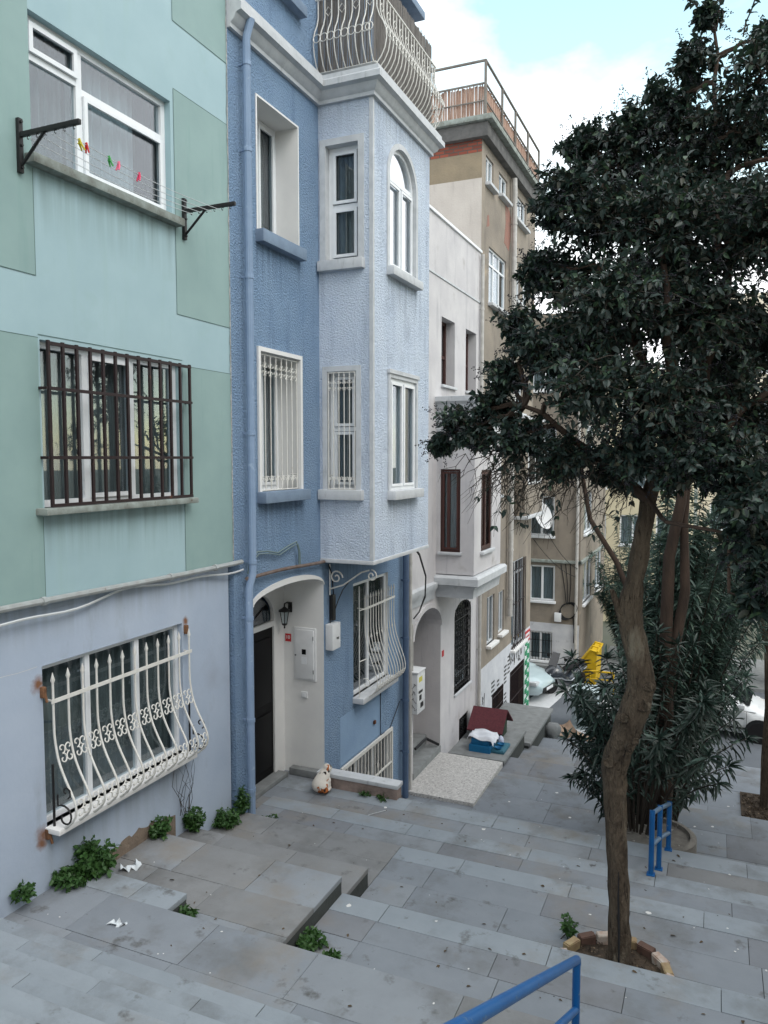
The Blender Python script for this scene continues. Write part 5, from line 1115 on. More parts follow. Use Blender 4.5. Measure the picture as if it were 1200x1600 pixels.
for k in range(9):
    x = -5.43 + .03 * rng.random(); c = curve((x + .02, 6.75 + .02 * k, -4.0), (x + .03, 6.62 + .05 * k, -4.0 + rng.uniform(.4, .75)), .0, 6, .05); b.tube(c, [.004, .0035, .003, .0025, .002, .0015], 4)
b.build('dry_stems', M['twig'], origin=(-5.42, 6.8, -4.1), label='thin dry brown stems climbing the grey blue wall above the weeds', cat='plant')
# ------------------------------------------------------------------ blue handrails
b = MB(); P1 = (-.72, 4.72); zt, zg = -3.15, -3.9; sl = .533
far = [(P1[0], P1[1] - t, zt + sl * t) for t in (0, 1.3, 2.6, 3.9)]
T = thing('handrail', 'bright blue tubular handrail descending beside the upper steps', 'handrail', (P1[0], P1[1], zg), 'blue handrails')
b.tube([(P1[0], P1[1] + .006, zt - .03), (P1[0], P1[1], zt), far[1], far[2], far[3]], .027, 12); b.build('top_rail', M['blue_rail'], T)
b = MB(); b.tube([(P1[0], P1[1] - t, zt - .33 + sl * t) for t in (0, 1.3, 2.6, 3.9)], .023, 12); b.build('lower_rail', M['blue_rail'], T)
for t in (0, 2.6, 3.9):
    b = MB(); y = P1[1] - t; g = zg if t == 0 else -3.76 + .16 * max(0, math.floor((4.3 - y) / .3) - 0); b.tube([(P1[0], y, g - .02), (P1[0], y, zt + sl * t - .01)], .025, 12); b.cbox(P1[0] - .06, P1[0] + .06, y - .06, y + .06, g, g + .012, .003); b.build('post', M['blue_rail'], T)
T = thing('handrail', 'short blue railing with grey worn bars beside the round planter', 'handrail', (-.52, 9.0, -4.68), 'blue handrails')
ps_ = [(-.55, 8.84, -4.68, .74), (-.5, 9.42, -4.9, .78), (-.42, 9.95, -4.9, .62)]
for (x, y, z, h) in ps_:
    b = MB(); b.tube([(x, y, z), (x, y, z + h - .03), (x, y + .01, z + h)], .03, 12); b.cbox(x - .045, x + .045, y - .045, y + .045, z, z + .012, .003); b.build('post', M['blue_rail'], T)
for k, (dz, nm) in enumerate(((.03, 'top_rail'), (.40, 'lower_rail'))):
    b = MB(); b.tube([(x, y, z + h - dz) for (x, y, z, h) in ps_], .026, 12); b.build(nm, M['rail_grey'], T)

# ------------------------------------------------------------------ calico cat
def cat():
    mb = bpy.data.metaballs.new('cat_mb'); mb.resolution = .012; mb.threshold = .25
    o = bpy.data.objects.new('cat_mb', mb); COL.objects.link(o)
    # local frame: the cat looks along +y, sits on z = 0
    balls = [(0, -.03, .095, .135), (-.06, .0, .085, .115), (.06, .0, .085, .115), (0, .015, .16, .125), (0, .045, .215, .11), (0, .07, .265, .09), (0, .10, .31, .07), (0, .115, .345, .075), (0, .15, .338, .045), (-.025, .1, .36, .045), (.025, .1, .36, .045),
             (-.05, .12, .03, .045), (.05, .12, .03, .045), (-.045, .11, .09, .05), (.045, .11, .09, .05), (-.045, .1, .15, .06), (.045, .1, .15, .06), (-.09, .06, .03, .05), (.09, .06, .03, .05)]
    for (x, y, z, r) in balls: e = mb.elements.new(); e.co = (x, y, z); e.radius = r * 1.28
    for k in range(12):
        a = 3.5 - k * .19; e = mb.elements.new(); e.co = (.15 * cos(a - 1.2), -.02 + .16 * sin(a - 1.2) - .01, .028); e.radius = .042
    dg = bpy.context.evaluated_depsgraph_get(); me = bpy.data.meshes.new_from_object(o.evaluated_get(dg)); bpy.data.objects.remove(o)
    bm_ = bmesh.new(); bm_.from_mesh(me)
    for s in (-1, 1):                                                   # ears
        vs = [bm_.verts.new(c) for c in ((s * .018, .115, .385), (s * .058, .108, .372), (s * .036, .088, .38), (s * .046, .112, .432))]
        for f in ((0, 1, 3), (1, 2, 3), (2, 0, 3), (0, 2, 1)): bm_.faces.new([vs[i] for i in f])
    zmin = min(v.co.z for v in bm_.verts)
    Mx = Matrix.Translation((-5.20, 9.70, -4.899)) @ Matrix.Rotation(radians(-38), 4, 'Z') @ Matrix.Translation((0, 0, -zmin)); R = Matrix.Scale(.9, 4)
    fur = mat('calico_fur', (222, 218, 210), (206, 200, 190), .95, 6, .5, 70, .008, spots=[((168, 98, 54), .565, .585, 6.2), ((42, 36, 34), .60, .615, 8.)])
    out = MB().bm(bm_, 0, Mx @ R).build('cat', fur, origin=(-5.20, 9.70, -4.9), smooth=80, label='white calico cat with ginger and black patches sitting against the parapet', cat='cat')
    eye = mat('cat_eye', (150, 150, 70), rough=.2); b = MB()
    for s in (-1, 1):
        c = Mx @ R @ Vector((s * .028, .176, .357)); b.lathe(c, [(.001, -.008), (.008, 0), (.001, .008)], 8)
    b.build('eyes', eye, out)
    b = MB(); c = Mx @ R @ Vector((0, .198, .338)); b.lathe(c, [(.001, -.006), (.007, 0), (.001, .005)], 8); b.build('nose', mat('cat_nose', (190, 120, 120), rough=.4), out)
    return out
cat()

# ------------------------------------------------------------------ cat shelters
T = thing('cat_shelter', 'blue plastic cat shelter under a white draped sheet beside the wall', 'cat shelter', (-4.75, 16.7, -6.66))
bp_ = mat('blue_plastic', (28, 104, 148), (24, 92, 134), .45, 4); 
b = MB(); b.cbox(-5.0, -4.5, 16.42, 16.9, -6.94, -6.5, .02); b.cbox(-4.96, -4.54, 16.46, 16.88, -6.5, -6.36, .03); b.build('box', bp_, T)
b = MB(); b.cbox(-4.9, -4.66, 16.4, 16.425, -6.92, -6.8, .006); b.build('label_patch', mat('straw_label', (190, 182, 130), (150, 150, 120), .8, 8), T)
b = MB(); n = 14; V = []
for i in range(n):
    for j in range(n):
        u, v = i / (n - 1), j / (n - 1); x = -5.05 + .62 * u; y = 16.44 + .5 * v; z = -6.30 + .02 * sin(9 * u + 4 * v) + .02 * sin(13 * v)
        e = max(0, abs(u - .5) - .42) * 1.2 + max(0, .1 - v) * (.2 + .5 * u); V.append((x, y - max(0, .1 - v) * .1, z - e - .03 * u))
b.add(V, [(i * n + j, i * n + j + 1, (i + 1) * n + j + 1, (i + 1) * n + j) for i in range(n - 1) for j in range(n - 1)]); b.build('sheet', mat('white_plastic_sheet', (212, 216, 222), (188, 192, 200), .5, 7), T, smooth=80, fix=False)
b = MB(); b.cbox(-4.52, -4.2, 16.5, 17.1, -6.66, -6.6, .015); b.cbox(-4.5, -4.22, 16.52, 17.08, -6.6, -6.59, .004); tr = b.build('tray', mat('teal_plastic', (60, 110, 128), (50, 98, 116), .5, 5), T)
for y in (16.62, 16.85):
    b = MB(); b.lathe((-4.36, y, -6.59), [(.03, 0), (.07, .015), (.085, .05), (.08, .05), (.06, .015)], 14); b.build('bowl', bp_, origin=(-4.36, y, -6.59), label=('dark blue bowl on the teal tray nearest the viewer' if y < 16.7 else 'dark blue bowl on the teal tray next to the red roof'), cat='bowl', group='bowls on the tray')
b = MB(); b.lathe((-4.4, 17.0, -6.59), [(.06, 0), (.07, .08), (.05, .14), (.02, .17)], 12); b.build('plastic_tub', mat('pale_tub', (196, 204, 224), rough=.4), origin=(-4.4, 17.0, -6.59), label='pale rounded plastic tub at the far end of the teal tray', cat='tub')
T = thing('cat_shelter', 'green cat shelter with a dark red shingled pitched roof', 'cat shelter', (-4.8, 17.6, -6.66))
b = MB(); b.cbox(-5.15, -4.5, 17.3, 17.95, -6.66, -6.3, .01); b.extrude([(17.3, -6.3), (17.95, -6.3), (17.62, -6.06)], lambda p: (-5.15, p[0], p[1]), lambda p: (-4.5, p[0], p[1])); b.build('body', mat('dark_green_board', (46, 66, 50), (36, 54, 42), .8, 6), T)
rs = mat('red_shingle', (98, 52, 58), (78, 42, 48), .95, 22, .7, 60, .01)
for s in (-1, 1):
    b = MB(); b.extrude([(17.62, -6.0), (17.62, -6.03), (17.62 + s * .52, -6.44), (17.62 + s * .535, -6.41)], lambda p: (-5.25, p[0], p[1]), lambda p: (-4.4, p[0], p[1])); b.build('roof', rs, T)
b = MB(); b.lathe((-4.499, 17.55, -6.46), [(.12, 0), (.12, .004)], 16, M=Matrix.Rotation(pi / 2, 3, 'Y')); b.build('entrance', M['room'], T)

# ------------------------------------------------------------------ litter
def sheet(name, label, c, w, d, bend, m, rot=0, tilt=0, cat='litter', group=None, th=.006):
    b = MB(); n = 8; top, bot = [], []
    for i in range(n):
        for j in range(3):
            u, v = i / (n - 1) - .5, j / 2 - .5; p = Vector((u * w, v * d, bend * (4 * u * u) + .15 * bend * sin(7 * u + 5 * v))); p += Vector(rng.normal(size=3)) * (.012 if th < .004 else .004); p.rotate(Matrix.Rotation(tilt, 3, 'X')); p.rotate(Matrix.Rotation(rot, 3, 'Z')); top.append(p + Vector(c)); bot.append(p + Vector(c) - Vector((0, 0, th)))
    k = n * 3; F_ = []
    for i in range(n - 1):
        for j in range(2):
            a = i * 3 + j; F_ += [(a, a + 1, a + 4, a + 3), (k + a, k + a + 3, k + a + 4, k + a + 1)]
    for i in range(n - 1): F_ += [(i * 3, i * 3 + 3, k + i * 3 + 3, k + i * 3), (i * 3 + 2, k + i * 3 + 2, k + i * 3 + 5, i * 3 + 5)]
    F_ += [(0, k, k + 1, 1), (1, k + 1, k + 2, 2), (k - 3, k - 2, 2 * k - 2, 2 * k - 3), (k - 2, k - 1, 2 * k - 1, 2 * k - 2)]
    b.add(top + bot, F_); return b.build(name, m, origin=c, label=label, cat=cat, group=group, smooth=80)
cb = mat('damp_cardboard', (176, 152, 132), (140, 120, 104), .95, 4); cbw = mat('white_faced_cardboard', (206, 196, 188), (186, 170, 160), .9, 4)
sheet('cardboard_sheet', 'flattened pale cardboard sheet lying at the top edge of the road', (-4.25, 21.95, -7.8), 1.1, .5, .06, cbw, -.3, .1, 'cardboard', 'flattened cardboard by the road')
sheet('cardboard_sheet', 'curled brown cardboard piece propped against the lower ledge', (-3.75, 21.2, -7.62), .6, .5, .18, cb, .6, .4, 'cardboard', 'flattened cardboard by the road')
sheet('cardboard_sheet', 'long brown cardboard strip nearest the utility cabinet', (-3.2, 21.3, -7.75), .8, .35, .08, cb, -.5, .1, 'cardboard', 'flattened cardboard by the road')
b = MB(); bm_ = bmesh.new(); bmesh.ops.create_icosphere(bm_, subdivisions=2, radius=.24)
for v_ in bm_.verts: v_.co *= 1 + .25 * (rng.random() - .5)
b.bm(bm_, 0, Matrix.Translation((-3.9, 20.6, -7.42))).build('boulder', M['concrete'], origin=(-3.9, 20.6, -7.5), label='pale rough stone beside the lower ledge and cardboard', cat='stone')
pw = mat('scrap_paper', (214, 220, 224), (196, 204, 210), .8, 5)
sheet('paper_scrap', 'crumpled white paper scrap at the foot of the grey blue wall', (-5.2, 5.72, -4.03), .2, .09, .03, pw, .9, .2, 'paper', th=.002)
sheet('paper_scrap', 'torn white plastic scrap on the upper landing', (-4.5, 4.78, -3.893), .14, .05, .006, pw, .2, .0, 'paper', th=.002)
b = MB()
for k, (x, y, z, l) in enumerate([]): pass
dl = mat('dry_leaf', (92, 78, 60), (70, 60, 48), .9, 9)
LV = Leaves(); 
zf = lambda x, y: -3.9 if y < 5.1 else (-4.22 if x > -3.2 else -4.05) if y < 6.4 else (-4.45 if y < 7.9 else (-4.68 if y < 8.88 else -4.9))
for k in range(110):
    y = rng.uniform(4.32, 9.9); x = rng.uniform(-5.2, 1.0)
    if 5.1 < y < 5.4 and x < -4.2: continue
    if 6.4 < y < 7.05 and x < -3.2: continue
    l = rng.uniform(.02, .06); LV.add(np.array((x, y, zf(x, y) + .005)), rand_unit(1)[0] * np.array((1, 1, .05)), np.array((rng.normal() * .3, rng.normal() * .3, 1)), l, l * .5)
LV.build('fallen_leaves', dl, origin=(-2, 7, -4.3), kind='stuff')
b = MB(); R = random.Random(31)
for k in range(120):
    y = R.uniform(4.32, 9.9); x = R.uniform(-5.2, 1.2)
    if R.random() < .3: y, x = R.uniform(12.9, 16.5), R.uniform(-3.6, .8)
    z = (zf(x, y) if y < 10 else (-6.5 if y < 15 else -6.8)) + .0032
    if (5.1 < y < 5.4 and x < -4.2) or (6.4 < y < 7.05 and x < -3.2): continue
    r = R.choice((.006, .008, .011, .016, .03)); n = 7; b.poly([(x + r * R.uniform(.5, 1.2) * cos(2 * pi * i / n), y + r * R.uniform(.5, 1.2) * sin(2 * pi * i / n), z) for i in range(n)])
b.build('white_specks', mat('lime_specks', (206, 206, 204), rough=.9), origin=(-2, 8, -4.3), kind='stuff', smooth=0)
# thin dropped twigs
for (x, y, z, a, l, lab) in ((-4.3, 9.2, -4.89, .9, .35, 'pale straight twig lying on the landing before the cat'), (-2.2, 8.3, -4.67, -.3, .3, 'thin dark twig lying in the middle of the wide step'), (-1.2, 6.9, -4.44, 1.2, .3, 'bent dark twig near the brick ring')):
    b = MB(); b.tube([(x, y, z), (x + .5 * l * cos(a), y + .5 * l * sin(a), z + .012), (x + l * cos(a), y + l * sin(a) + .03, z + .004)], .005, 5); b.build('fallen_twig', M['twig'] if l < .34 else M['trim'], origin=(x, y, z), label=lab, cat='twig', group='twigs on the steps')

# ------------------------------------------------------------------ vehicles
tyre_m = mat('tyre_rubber', (30, 30, 32), rough=.85); rim_m = mat('alloy_rim', (150, 152, 156), rough=.35, metal=.8)
tint = mat('tinted_glass', (22, 26, 30), rough=.08, spec=.6); lamp_m = mat('lamp_plastic', (200, 206, 210), rough=.15, spec=.6); dark_p = mat('dark_trim_plastic', (34, 36, 38), rough=.6)
def car(label, loc, heading, paint, L_=4.1, W_=1.74, lettering=None):
    T = thing('parked_car', label, 'car', loc, 'cars parked on the road'); T.rotation_euler = (0, 0, heading)
    OFF[T.name] = (0, 0, 0)                                   # parts are modelled in the car's own frame: x forward, z up
    hw = W_ / 2; st = [(-L_ / 2, .42, .66, .74, .78), (-L_ / 2 + .1, .26, .9, .98, .9), (-1.5, .22, .93, 1.0, .98), (-.9, .2, .93, .99, 1.0), (0, .2, .91, .97, 1.0), (.7, .2, .89, .95, 1.0), (1.15, .21, .84, .92, .98), (1.6, .24, .74, .82, .93), (L_ / 2 - .12, .27, .62, .7, .82), (L_ / 2, .36, .52, .58, .62)]
    b = MB(); n = 12
    for (x, zl, zb, zt, w) in st:
        w *= hw; ring = [(w * .86, zl), (w * .97, zl + .12), (w, (zl + zb) / 2), (w * .985, zb), (w * .86, zt), (w * .45, zt + .02)]; ring = ring + [(-a, z) for a, z in reversed(ring)]
        b.v += [(x, a, z) for a, z in ring]
    k = len(st)
    for i in range(k - 1):
        for j in range(n): b.f.append((i * n + j, i * n + (j + 1) % n, (i + 1) * n + (j + 1) % n, (i + 1) * n + j)); b.m.append(0)
    b.f += [tuple(range(n)), tuple((k - 1) * n + j for j in reversed(range(n)))]; b.m += [0, 0]
    gs = [(-1.98, .96, .90, .74), (-1.66, 1.34, .8, .74), (-1.1, 1.46, .76, .74), (-.3, 1.49, .75, .74), (.3, 1.44, .76, .74), (.95, 1.04, .86, .8), (1.2, .93, .9, .86)]; n2 = 8; o0 = len(b.v)
    for (x, zt, wr, _) in gs:
        zb = .9; wb = hw * .96; wt = hw * wr * .95; ring = [(wb, zb), (wb + (wt - wb) * .5, zb + (zt - zb) * .55), (wt, zt - .03), (wt * .8, zt), (-wt * .8, zt), (-wt, zt - .03), (-wb - (wt - wb) * .5, zb + (zt - zb) * .55), (-wb, zb)]
        b.v += [(x, a, z) for a, z in ring]
    for i in range(len(gs) - 1):
        for j in range(n2 - 1): b.f.append((o0 + i * n2 + j, o0 + i * n2 + j + 1, o0 + (i + 1) * n2 + j + 1, o0 + (i + 1) * n2 + j)); b.m.append(0)
    b.f += [tuple(o0 + j for j in range(n2)), tuple(o0 + (len(gs) - 1) * n2 + j for j in reversed(range(n2)))]; b.m += [0, 0]
    b.build('body', paint, T, smooth=50)
    gl = lambda x, f: float(np.interp(x, [g[0] for g in gs], [g[1] for g in gs]))
    def side_pt(x, z, s, o=.012):
        zt = gl(x, 0); wr = float(np.interp(x, [g[0] for g in gs], [g[2] for g in gs])); t = (z - .9) / max(zt - .93, .05); return (x, s * (hw * .96 + (hw * wr * .95 - hw * .96) * min(t, 1) + o), z)
    for s in (-1, 1):
        for (poly) in ([(-.42, .97), (.86, .97), (.42, 1.3), (.2, 1.38), (-.42, 1.4)], [(-1.5, .99), (-.5, .97), (-.5, 1.4), (-1.1, 1.38), (-1.45, 1.22)]):
            b = MB(); b.extrude(poly, lambda p: side_pt(p[0], p[1], s, .004), lambda p: side_pt(p[0], p[1], s, .014)); b.build('side_window', tint, T)
        b = MB(); b.cbox(.72, .9, s * (hw + .02) - .07, s * (hw + .02) + .09, .97, 1.1, .03); b.build('mirror', paint, T)
        for x in (-.36, -1.3): b = MB(); b.cbox(x, x + .18, s * hw - .015, s * hw + .02, .78, .81, .006); b.build('door_handle', paint, T)
        b = MB(); b.cbox(-1.0, .98, s * hw - .02, s * hw + .012, .36, .42, .006); b.build('rubbing_strip', dark_p, T)
        for x in (-.46, .95): b = MB(); b.cbox(x - .005, x + .005, s * hw - .02, s * (hw + .0025), .32, .9, .002); b.build('door_gap', dark_p, T)
        b = MB(); b.cbox(L_ / 2 - .42, L_ / 2 - .1, s * hw * .74 - .16, s * hw * .74 + .12, .6, .74, .04); b.build('headlight', lamp_m, T)
        b = MB(); b.cbox(-L_ / 2 + .02, -L_ / 2 + .14, s * hw * .78 - .1, s * hw * .78 + .1, .72, .98, .03); b.build('tail_light', M['red'], T)
        for x in (-1.28, 1.28):
            b = MB(); Rm = Matrix.Rotation(-s * pi / 2, 3, 'X')
            b.lathe((x, s * (hw - .19), .31), [(.2, 0), (.29, .0), (.31, .03), (.31, .17), (.29, .2), (.2, .2)], 24, M=Rm); wl = b.build('wheel', tyre_m, T)
            b = MB(); b.lathe((x, s * (hw + .005), .31), [(.205, -.03), (.2, 0), (.15, -.02), (.05, .0), (.01, .0)], 20, M=Rm); b.build('rim', rim_m, wl)
            b = MB(); b.lathe((x, s * (hw - .25), .33), [(.36, .0), (.37, .254)], 24, M=Rm); b.build('wheel_arch', dark_p, T)
    b = MB(); P = [(.36, -.62, 1.42), (.36, .62, 1.42), (1.0, .74, 1.04), (1.0, -.74, 1.04)]; b.add([Vector(p) + Vector((.02, 0, .02)) for p in P] + [Vector(p) + Vector((.0, 0, -.01)) for p in P], [(0, 1, 2, 3), (4, 7, 6, 5), (0, 4, 5, 1), (1, 5, 6, 2), (2, 6, 7, 3), (3, 7, 4, 0)]); b.build('windscreen', tint, T)
    b = MB(); b.cbox(L_ / 2 - .08, L_ / 2 + .03, -.5, .5, .34, .5, .03); b.build('grille', dark_p, T)
    b = MB(); b.cbox(L_ / 2 + .03, L_ / 2 + .04, -.26, .26, .38, .48, .004); b.build('licence_plate', M['pvc'], T)
    if lettering: text(lettering, .1, Matrix.Translation((.25, -hw - .004, .74)) @ Matrix.Rotation(pi / 2, 4, 'X'), dark_p, T, 'lettering', .001)
    return T
wp = mat('white_car_paint', (214, 217, 218), (206, 209, 211), .28, 2, spec=.5, coat=.5); bp2 = mat('pale_blue_car_paint', (178, 196, 200), (168, 187, 192), .28, 2, spec=.5, coat=.5)
car('white hatchback with small door lettering parked behind the oleanders', (.15, 25.15, -8.25), radians(-6), wp, lettering='ANTERBONE')
car('pale blue grey car poking out from behind the brown building', (-7.05, 26.3, -8.25), radians(-12), bp2)

# motor scooter
T = thing('motor_scooter', 'dark maxi scooter with silver trim parked on the road by the corner building', 'scooter', (-4.7, 27.2, -8.25)); T.rotation_euler = (0, 0, radians(238)); OFF[T.name] = (0, 0, 0)
sp = mat('dark_grey_scooter_paint', (48, 54, 62), (42, 48, 55), .25, 3, spec=.6, coat=.4); sv = mat('silver_trim', (170, 176, 182), rough=.3, metal=.6)
for x in (-.72, .72):
    b = MB(); b.lathe((x, -.06, .28), [(.17, 0), (.25, .0), (.28, .03), (.28, .09), (.25, .12), (.17, .12)], 20, M=Matrix.Rotation(-pi / 2, 3, 'X')); wl = b.build('wheel', tyre_m, T)
    b = MB(); b.lathe((x, -.05, .28), [(.17, 0), (.16, .1), (.02, .1)], 14, M=Matrix.Rotation(-pi / 2, 3, 'X')); b.build('rim', sv, wl)
def hull(b, st, n=12):
    o0 = len(b.v)
    for (x, z, rw, rh) in st: b.v += [(x, rw * cos(2 * pi * j / n), z + rh * sin(2 * pi * j / n)) for j in range(n)]
    for i in range(len(st) - 1):
        for j in range(n): b.f.append((o0 + i * n + j, o0 + i * n + (j + 1) % n, o0 + (i + 1) * n + (j + 1) % n, o0 + (i + 1) * n + j)); b.m.append(0)
    b.f += [tuple(o0 + j for j in range(n)), tuple(o0 + (len(st) - 1) * n + j for j in reversed(range(n)))]; b.m += [0, 0]
b = MB(); hull(b, [(1.02, .66, .03, .04), (.95, .68, .2, .16), (.8, .74, .3, .24), (.6, .76, .33, .3), (.45, .72, .32, .3), (.3, .5, .26, .2), (0, .36, .24, .16), (-.3, .48, .22, .24), (-.6, .64, .2, .2), (-.95, .76, .13, .1), (-1.12, .82, .04, .04)]); b.build('fairing', sp, T, smooth=60)
b = MB(); hull(b, [(.15, .72, .05, .03), (.05, .78, .15, .07), (-.25, .82, .18, .08), (-.45, .9, .17, .08), (-.8, .94, .14, .07), (-.95, .93, .05, .03)]); b.build('seat', tyre_m, T, smooth=60)
b = MB(); hull(b, [(1.0, .36, .03, .03), (.9, .48, .09, .06), (.7, .6, .1, .05), (.48, .5, .08, .04)]); b.build('front_mudguard', sp, T, smooth=60)
b = MB(); P = [(.72, -.2, .98), (.72, .2, .98), (.5, .17, 1.42), (.5, -.17, 1.42)]; b.add([Vector(p) for p in P] + [Vector(p) + Vector((.012, 0, .006)) for p in P], [(0, 3, 2, 1), (4, 5, 6, 7), (0, 1, 5, 4), (1, 2, 6, 5), (2, 3, 7, 6), (3, 0, 4, 7)]); b.build('windscreen', tint, T)
b = MB(); b.tube([(.42, -.36, 1.06), (.5, -.15, 1.04), (.52, 0, 1.0), (.5, .15, 1.04), (.42, .36, 1.06)], .018, 8); b.build('handlebar', tyre_m, T)
for s in (-1, 1):
    b = MB(); b.tube([(.46, s * .3, 1.08), (.5, s * .4, 1.22)], .008, 5); b.cbox(.47, .5, s * .4 - .07, s * .4 + .07, 1.2, 1.3, .012); b.build('mirror', tyre_m, T)
    b = MB(); hull(b, [(.97, .72, .02, .02), (.9, .74, .07, .05), (.8, .78, .08, .05)], 8); b.v = [(x, y + s * .14, z + .02) for x, y, z in b.v]; b.build('headlight', lamp_m, T)
    b = MB(); b.tube([(.9, s * .22, .62), (.6, s * .345, .6), (.4, s * .325, .5), (.0, s * .25, .4), (-.5, s * .225, .62), (-.9, s * .16, .74)], .02, 6); b.build('side_trim', sv, T)

# yellow skip, barrier, cabinet
yp = mat('yellow_skip_paint', (206, 172, 30), (184, 148, 26), .55, 4, .2, 30, .01, spots=[((120, 86, 40), .66, .74, 7.)])
T = thing('skip', 'yellow sloped metal skip standing under the trees by the corner building', 'skip', (-4.1, 28.6, -8.13))
b = MB(); b.extrude([(-4.85, -8.2), (-3.8, -8.2), (-3.76, -7.0), (-3.98, -6.94)], lambda p: (p[0], 28.0, p[1]), lambda p: (p[0], 29.3, p[1])); b.build('hopper', yp, T)
b = MB()
for y in (28.0, 28.65, 29.3): b.tube([(-4.87, y, -8.18), (-3.98, y, -6.92), (-3.75, y, -6.98)], .045, 5)
b.tube([(-3.75, 27.97, -6.98), (-3.75, 29.33, -6.98)], .05, 5); b.build('rib', yp, T)
T = thing('barrier', 'low yellow tubular barrier beside the yellow skip', 'barrier', (-3.5, 27.4, -8.25))
for x in (-3.9, -3.1):
    b = MB(); b.tube([(x, 27.4, -8.25), (x, 27.4, -7.5)], .03, 6); b.build('post', yp, T)
b = MB(); b.tube([(-3.9, 27.4, -7.52), (-3.1, 27.4, -7.52)], .035, 6); b.tube([(-3.9, 27.4, -7.8), (-3.1, 27.4, -7.8)], .025, 6); b.build('rail', yp, T)
T = thing('utility_cabinet', 'pale grey utility cabinet with sloped lid standing at the road edge', 'utility cabinet', (-3.45, 23.6, -8.25)); cm = mat('pale_grey_cabinet', (176, 190, 194), (160, 174, 178), .5, 4, spots=[((120, 130, 132), .66, .74, 5.)])
b = MB(); b.cbox(-3.85, -3.1, 23.3, 23.8, -8.25, -7.15, .02); b.build('body', cm, T)
b = MB(); b.extrude([(23.22, -7.15), (23.88, -7.15), (23.88, -6.98), (23.22, -7.06)], lambda p: (-3.9, p[0], p[1]), lambda p: (-3.05, p[0], p[1])); b.build('lid', cm, T)
b = MB(); b.cbox(-3.78, -3.17, 23.285, 23.302, -8.1, -7.25, .006); b.build('door', cm, T)
# overhead wires from the brown building to the corner building
for k, (p, q, s, lab) in enumerate((((-5.3, 24.3, -1.5), (-4.8, 30, -4.3), .35, 'thin overhead wire sagging most between the two brown buildings'), ((-5.3, 24.3, -2.6), (-4.9, 30, -4.6), .2, 'thin overhead wire strung straightest between the two brown buildings'))):
    b = MB(); b.tube([(p[0] + (q[0] - p[0]) * t, p[1] + (q[1] - p[1]) * t, p[2] + (q[2] - p[2]) * t - s * 4 * t * (1 - t)) for t in np.linspace(0, 1, 14)], .012, 4); b.build('overhead_wire', M['cable_black'], origin=p, label=lab, cat='wire', group='overhead wires')
# ------------------------------------------------------------------ the other side of the steps: mirrored in the bay's panes, and closing the street's light
T = thing('apartment_building', 'beige building across the steps, seen mirrored in the lower pane of the blue bay', 'building', (8.2, 3, -6))
FO = lambda u, v, d=0: (7.6 - d, u, v)
b = MB(); hs = [(u, u + 1.2, z, z + 1.6, .15) for u in (-9.5, -6.2, -2.9, .4, 3.7, 7.0, 10.3, 13.6) for z in (-3.2, .0, 3.2)]
wall(b, FO, -12, 17, -9, 6.5, hs, 0); shell(b, FO, -12, 17, -9, 6.5, 5)
b.build('wall', mat('beige_render', (196, 188, 172), (182, 174, 158), .85, 1), T, fix=False, smooth=0)
for h in hs: 
    if h[0] > 0: window(T, FO, *h[:4], .13, mull=[(h[0] + h[1]) / 2], fw=.07, curtain='curtain', sill=('pvc', .05, .1, .1))
b = MB(); b.box(7.2, 12.7, -12.3, 17.3, 6.5, 6.75); b.build('eave', M['trim'], T)
# ------------------------------------------------------------------ camera and light
cam = bpy.data.cameras.new('camera'); co = bpy.data.objects.new('camera', cam); COL.objects.link(co); SC.camera = co
th = math.atan(85 / 1200); ps = math.atan(520 / 1200 * cos(th))
co.rotation_euler = (pi / 2 - th, 0, ps); co.location = (0, 0, 0)
cam.sensor_fit = 'VERTICAL'; cam.sensor_height = 24; cam.lens = 18; cam.clip_start = .05; cam.clip_end = 2000
EL, AZ = radians(48), radians(112)          # sun behind thin cloud, over the viewer's right shoulder
w = bpy.data.worlds.new('World'); SC.world = w; w.use_nodes = True; nt = w.node_tree; N = nt.nodes; L = nt.links
bg = N['Background']; sky = N.new('ShaderNodeTexSky'); sky.sky_type = 'NISHITA'; sky.sun_disc = False
sky.sun_elevation = EL; sky.sun_rotation = AZ; sky.air_density = 1.0; sky.dust_density = .6; sky.ozone_density = 1.2
tc = N.new('ShaderNodeTexCoord'); mp = N.new('ShaderNodeMapping'); mp.inputs['Scale'].default_value = (1, 1, 2.2); L.new(tc.outputs['Generated'], mp.inputs['Vector'])
n1 = N.new('ShaderNodeTexNoise'); n1.inputs['Scale'].default_value = 1.7; n1.inputs['Detail'].default_value = 7; n1.inputs['Roughness'].default_value = .55
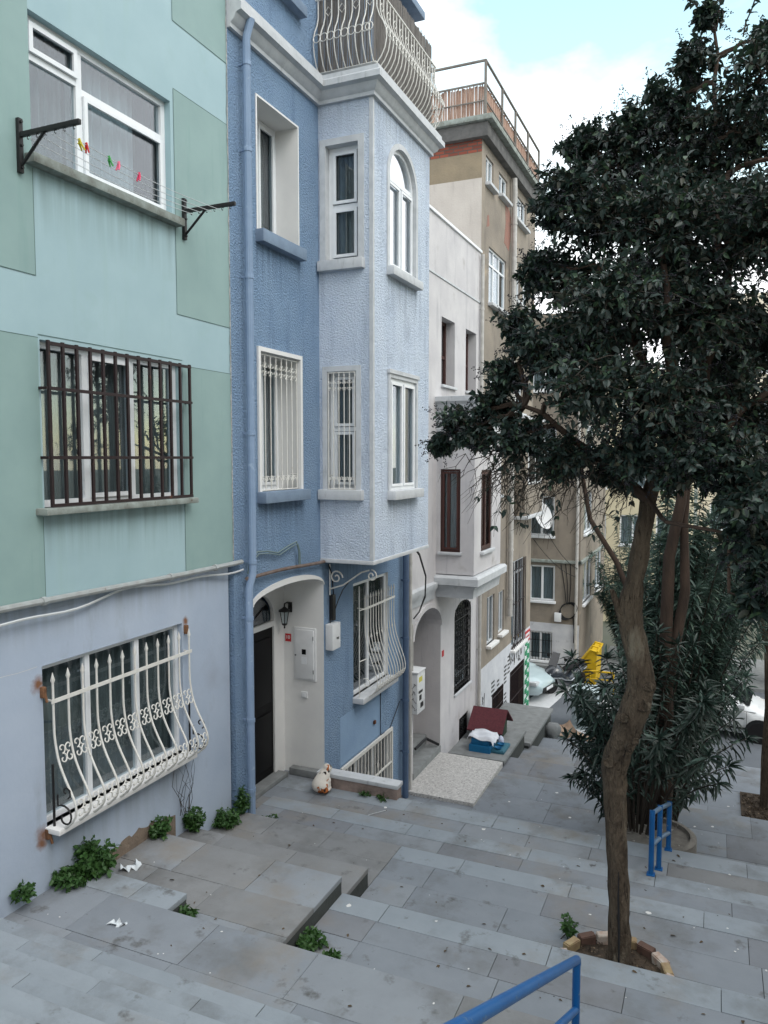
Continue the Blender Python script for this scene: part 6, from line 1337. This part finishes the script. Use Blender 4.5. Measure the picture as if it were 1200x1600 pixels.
n1.inputs['Distortion'].default_value = .4
L.new(mp.outputs[0], n1.inputs['Vector'])
rp = N.new('ShaderNodeMapRange'); rp.inputs['From Min'].default_value = .3; rp.inputs['From Max'].default_value = .5; 
gp_ = N.new('ShaderNodeVectorMath'); gp_.operation = 'DOT_PRODUCT'; L.new(tc.outputs['Generated'], gp_.inputs[0]); gp_.inputs[1].default_value = Vector((-.05, .90, .44)).normalized()
gb = N.new('ShaderNodeMapRange'); gb.inputs['From Min'].default_value = .94; gb.inputs['From Max'].default_value = .992; gb.inputs['To Max'].default_value = -.26; L.new(gp_.outputs['Value'], gb.inputs['Value'])
ad = N.new('ShaderNodeMath'); ad.operation = 'ADD'; L.new(n1.outputs['Fac'], ad.inputs[0]); L.new(gb.outputs[0], ad.inputs[1]); L.new(ad.outputs[0], rp.inputs['Value'])
ti = N.new('ShaderNodeMix'); ti.data_type = 'RGBA'; ti.blend_type = 'MULTIPLY'; ti.inputs['Factor'].default_value = 1; L.new(sky.outputs[0], ti.inputs[6]); ti.inputs[7].default_value = (3.3, 3.1, 2.1, 1)
mx = N.new('ShaderNodeMix'); mx.data_type = 'RGBA'; L.new(rp.outputs[0], mx.inputs['Factor']); L.new(ti.outputs[2], mx.inputs[6]); mx.inputs[7].default_value = (10.6, 10.8, 11.1, 1)
L.new(mx.outputs[2], bg.inputs['Color']); bg.inputs['Strength'].default_value = .1
sd = bpy.data.lights.new('sun', 'SUN'); so = bpy.data.objects.new('sun', sd); COL.objects.link(so); sd.energy = .8; sd.angle = radians(30); sd.color = (1, .96, .9)
# direction towards the sun in the sky texture's frame (rotation measured from +Y, clockwise)
dv = Vector((sin(AZ) * cos(EL), cos(AZ) * cos(EL), sin(EL))); so.rotation_euler = dv.to_track_quat('Z', 'Y').to_euler(); so.location = (6, 4, 20)
vs = SC.view_settings; vs.view_transform = 'Standard'; vs.look = 'None'; vs.exposure = .86; vs.gamma = 1
SC.cycles.max_bounces = 8; SC.cycles.transparent_max_bounces = 24
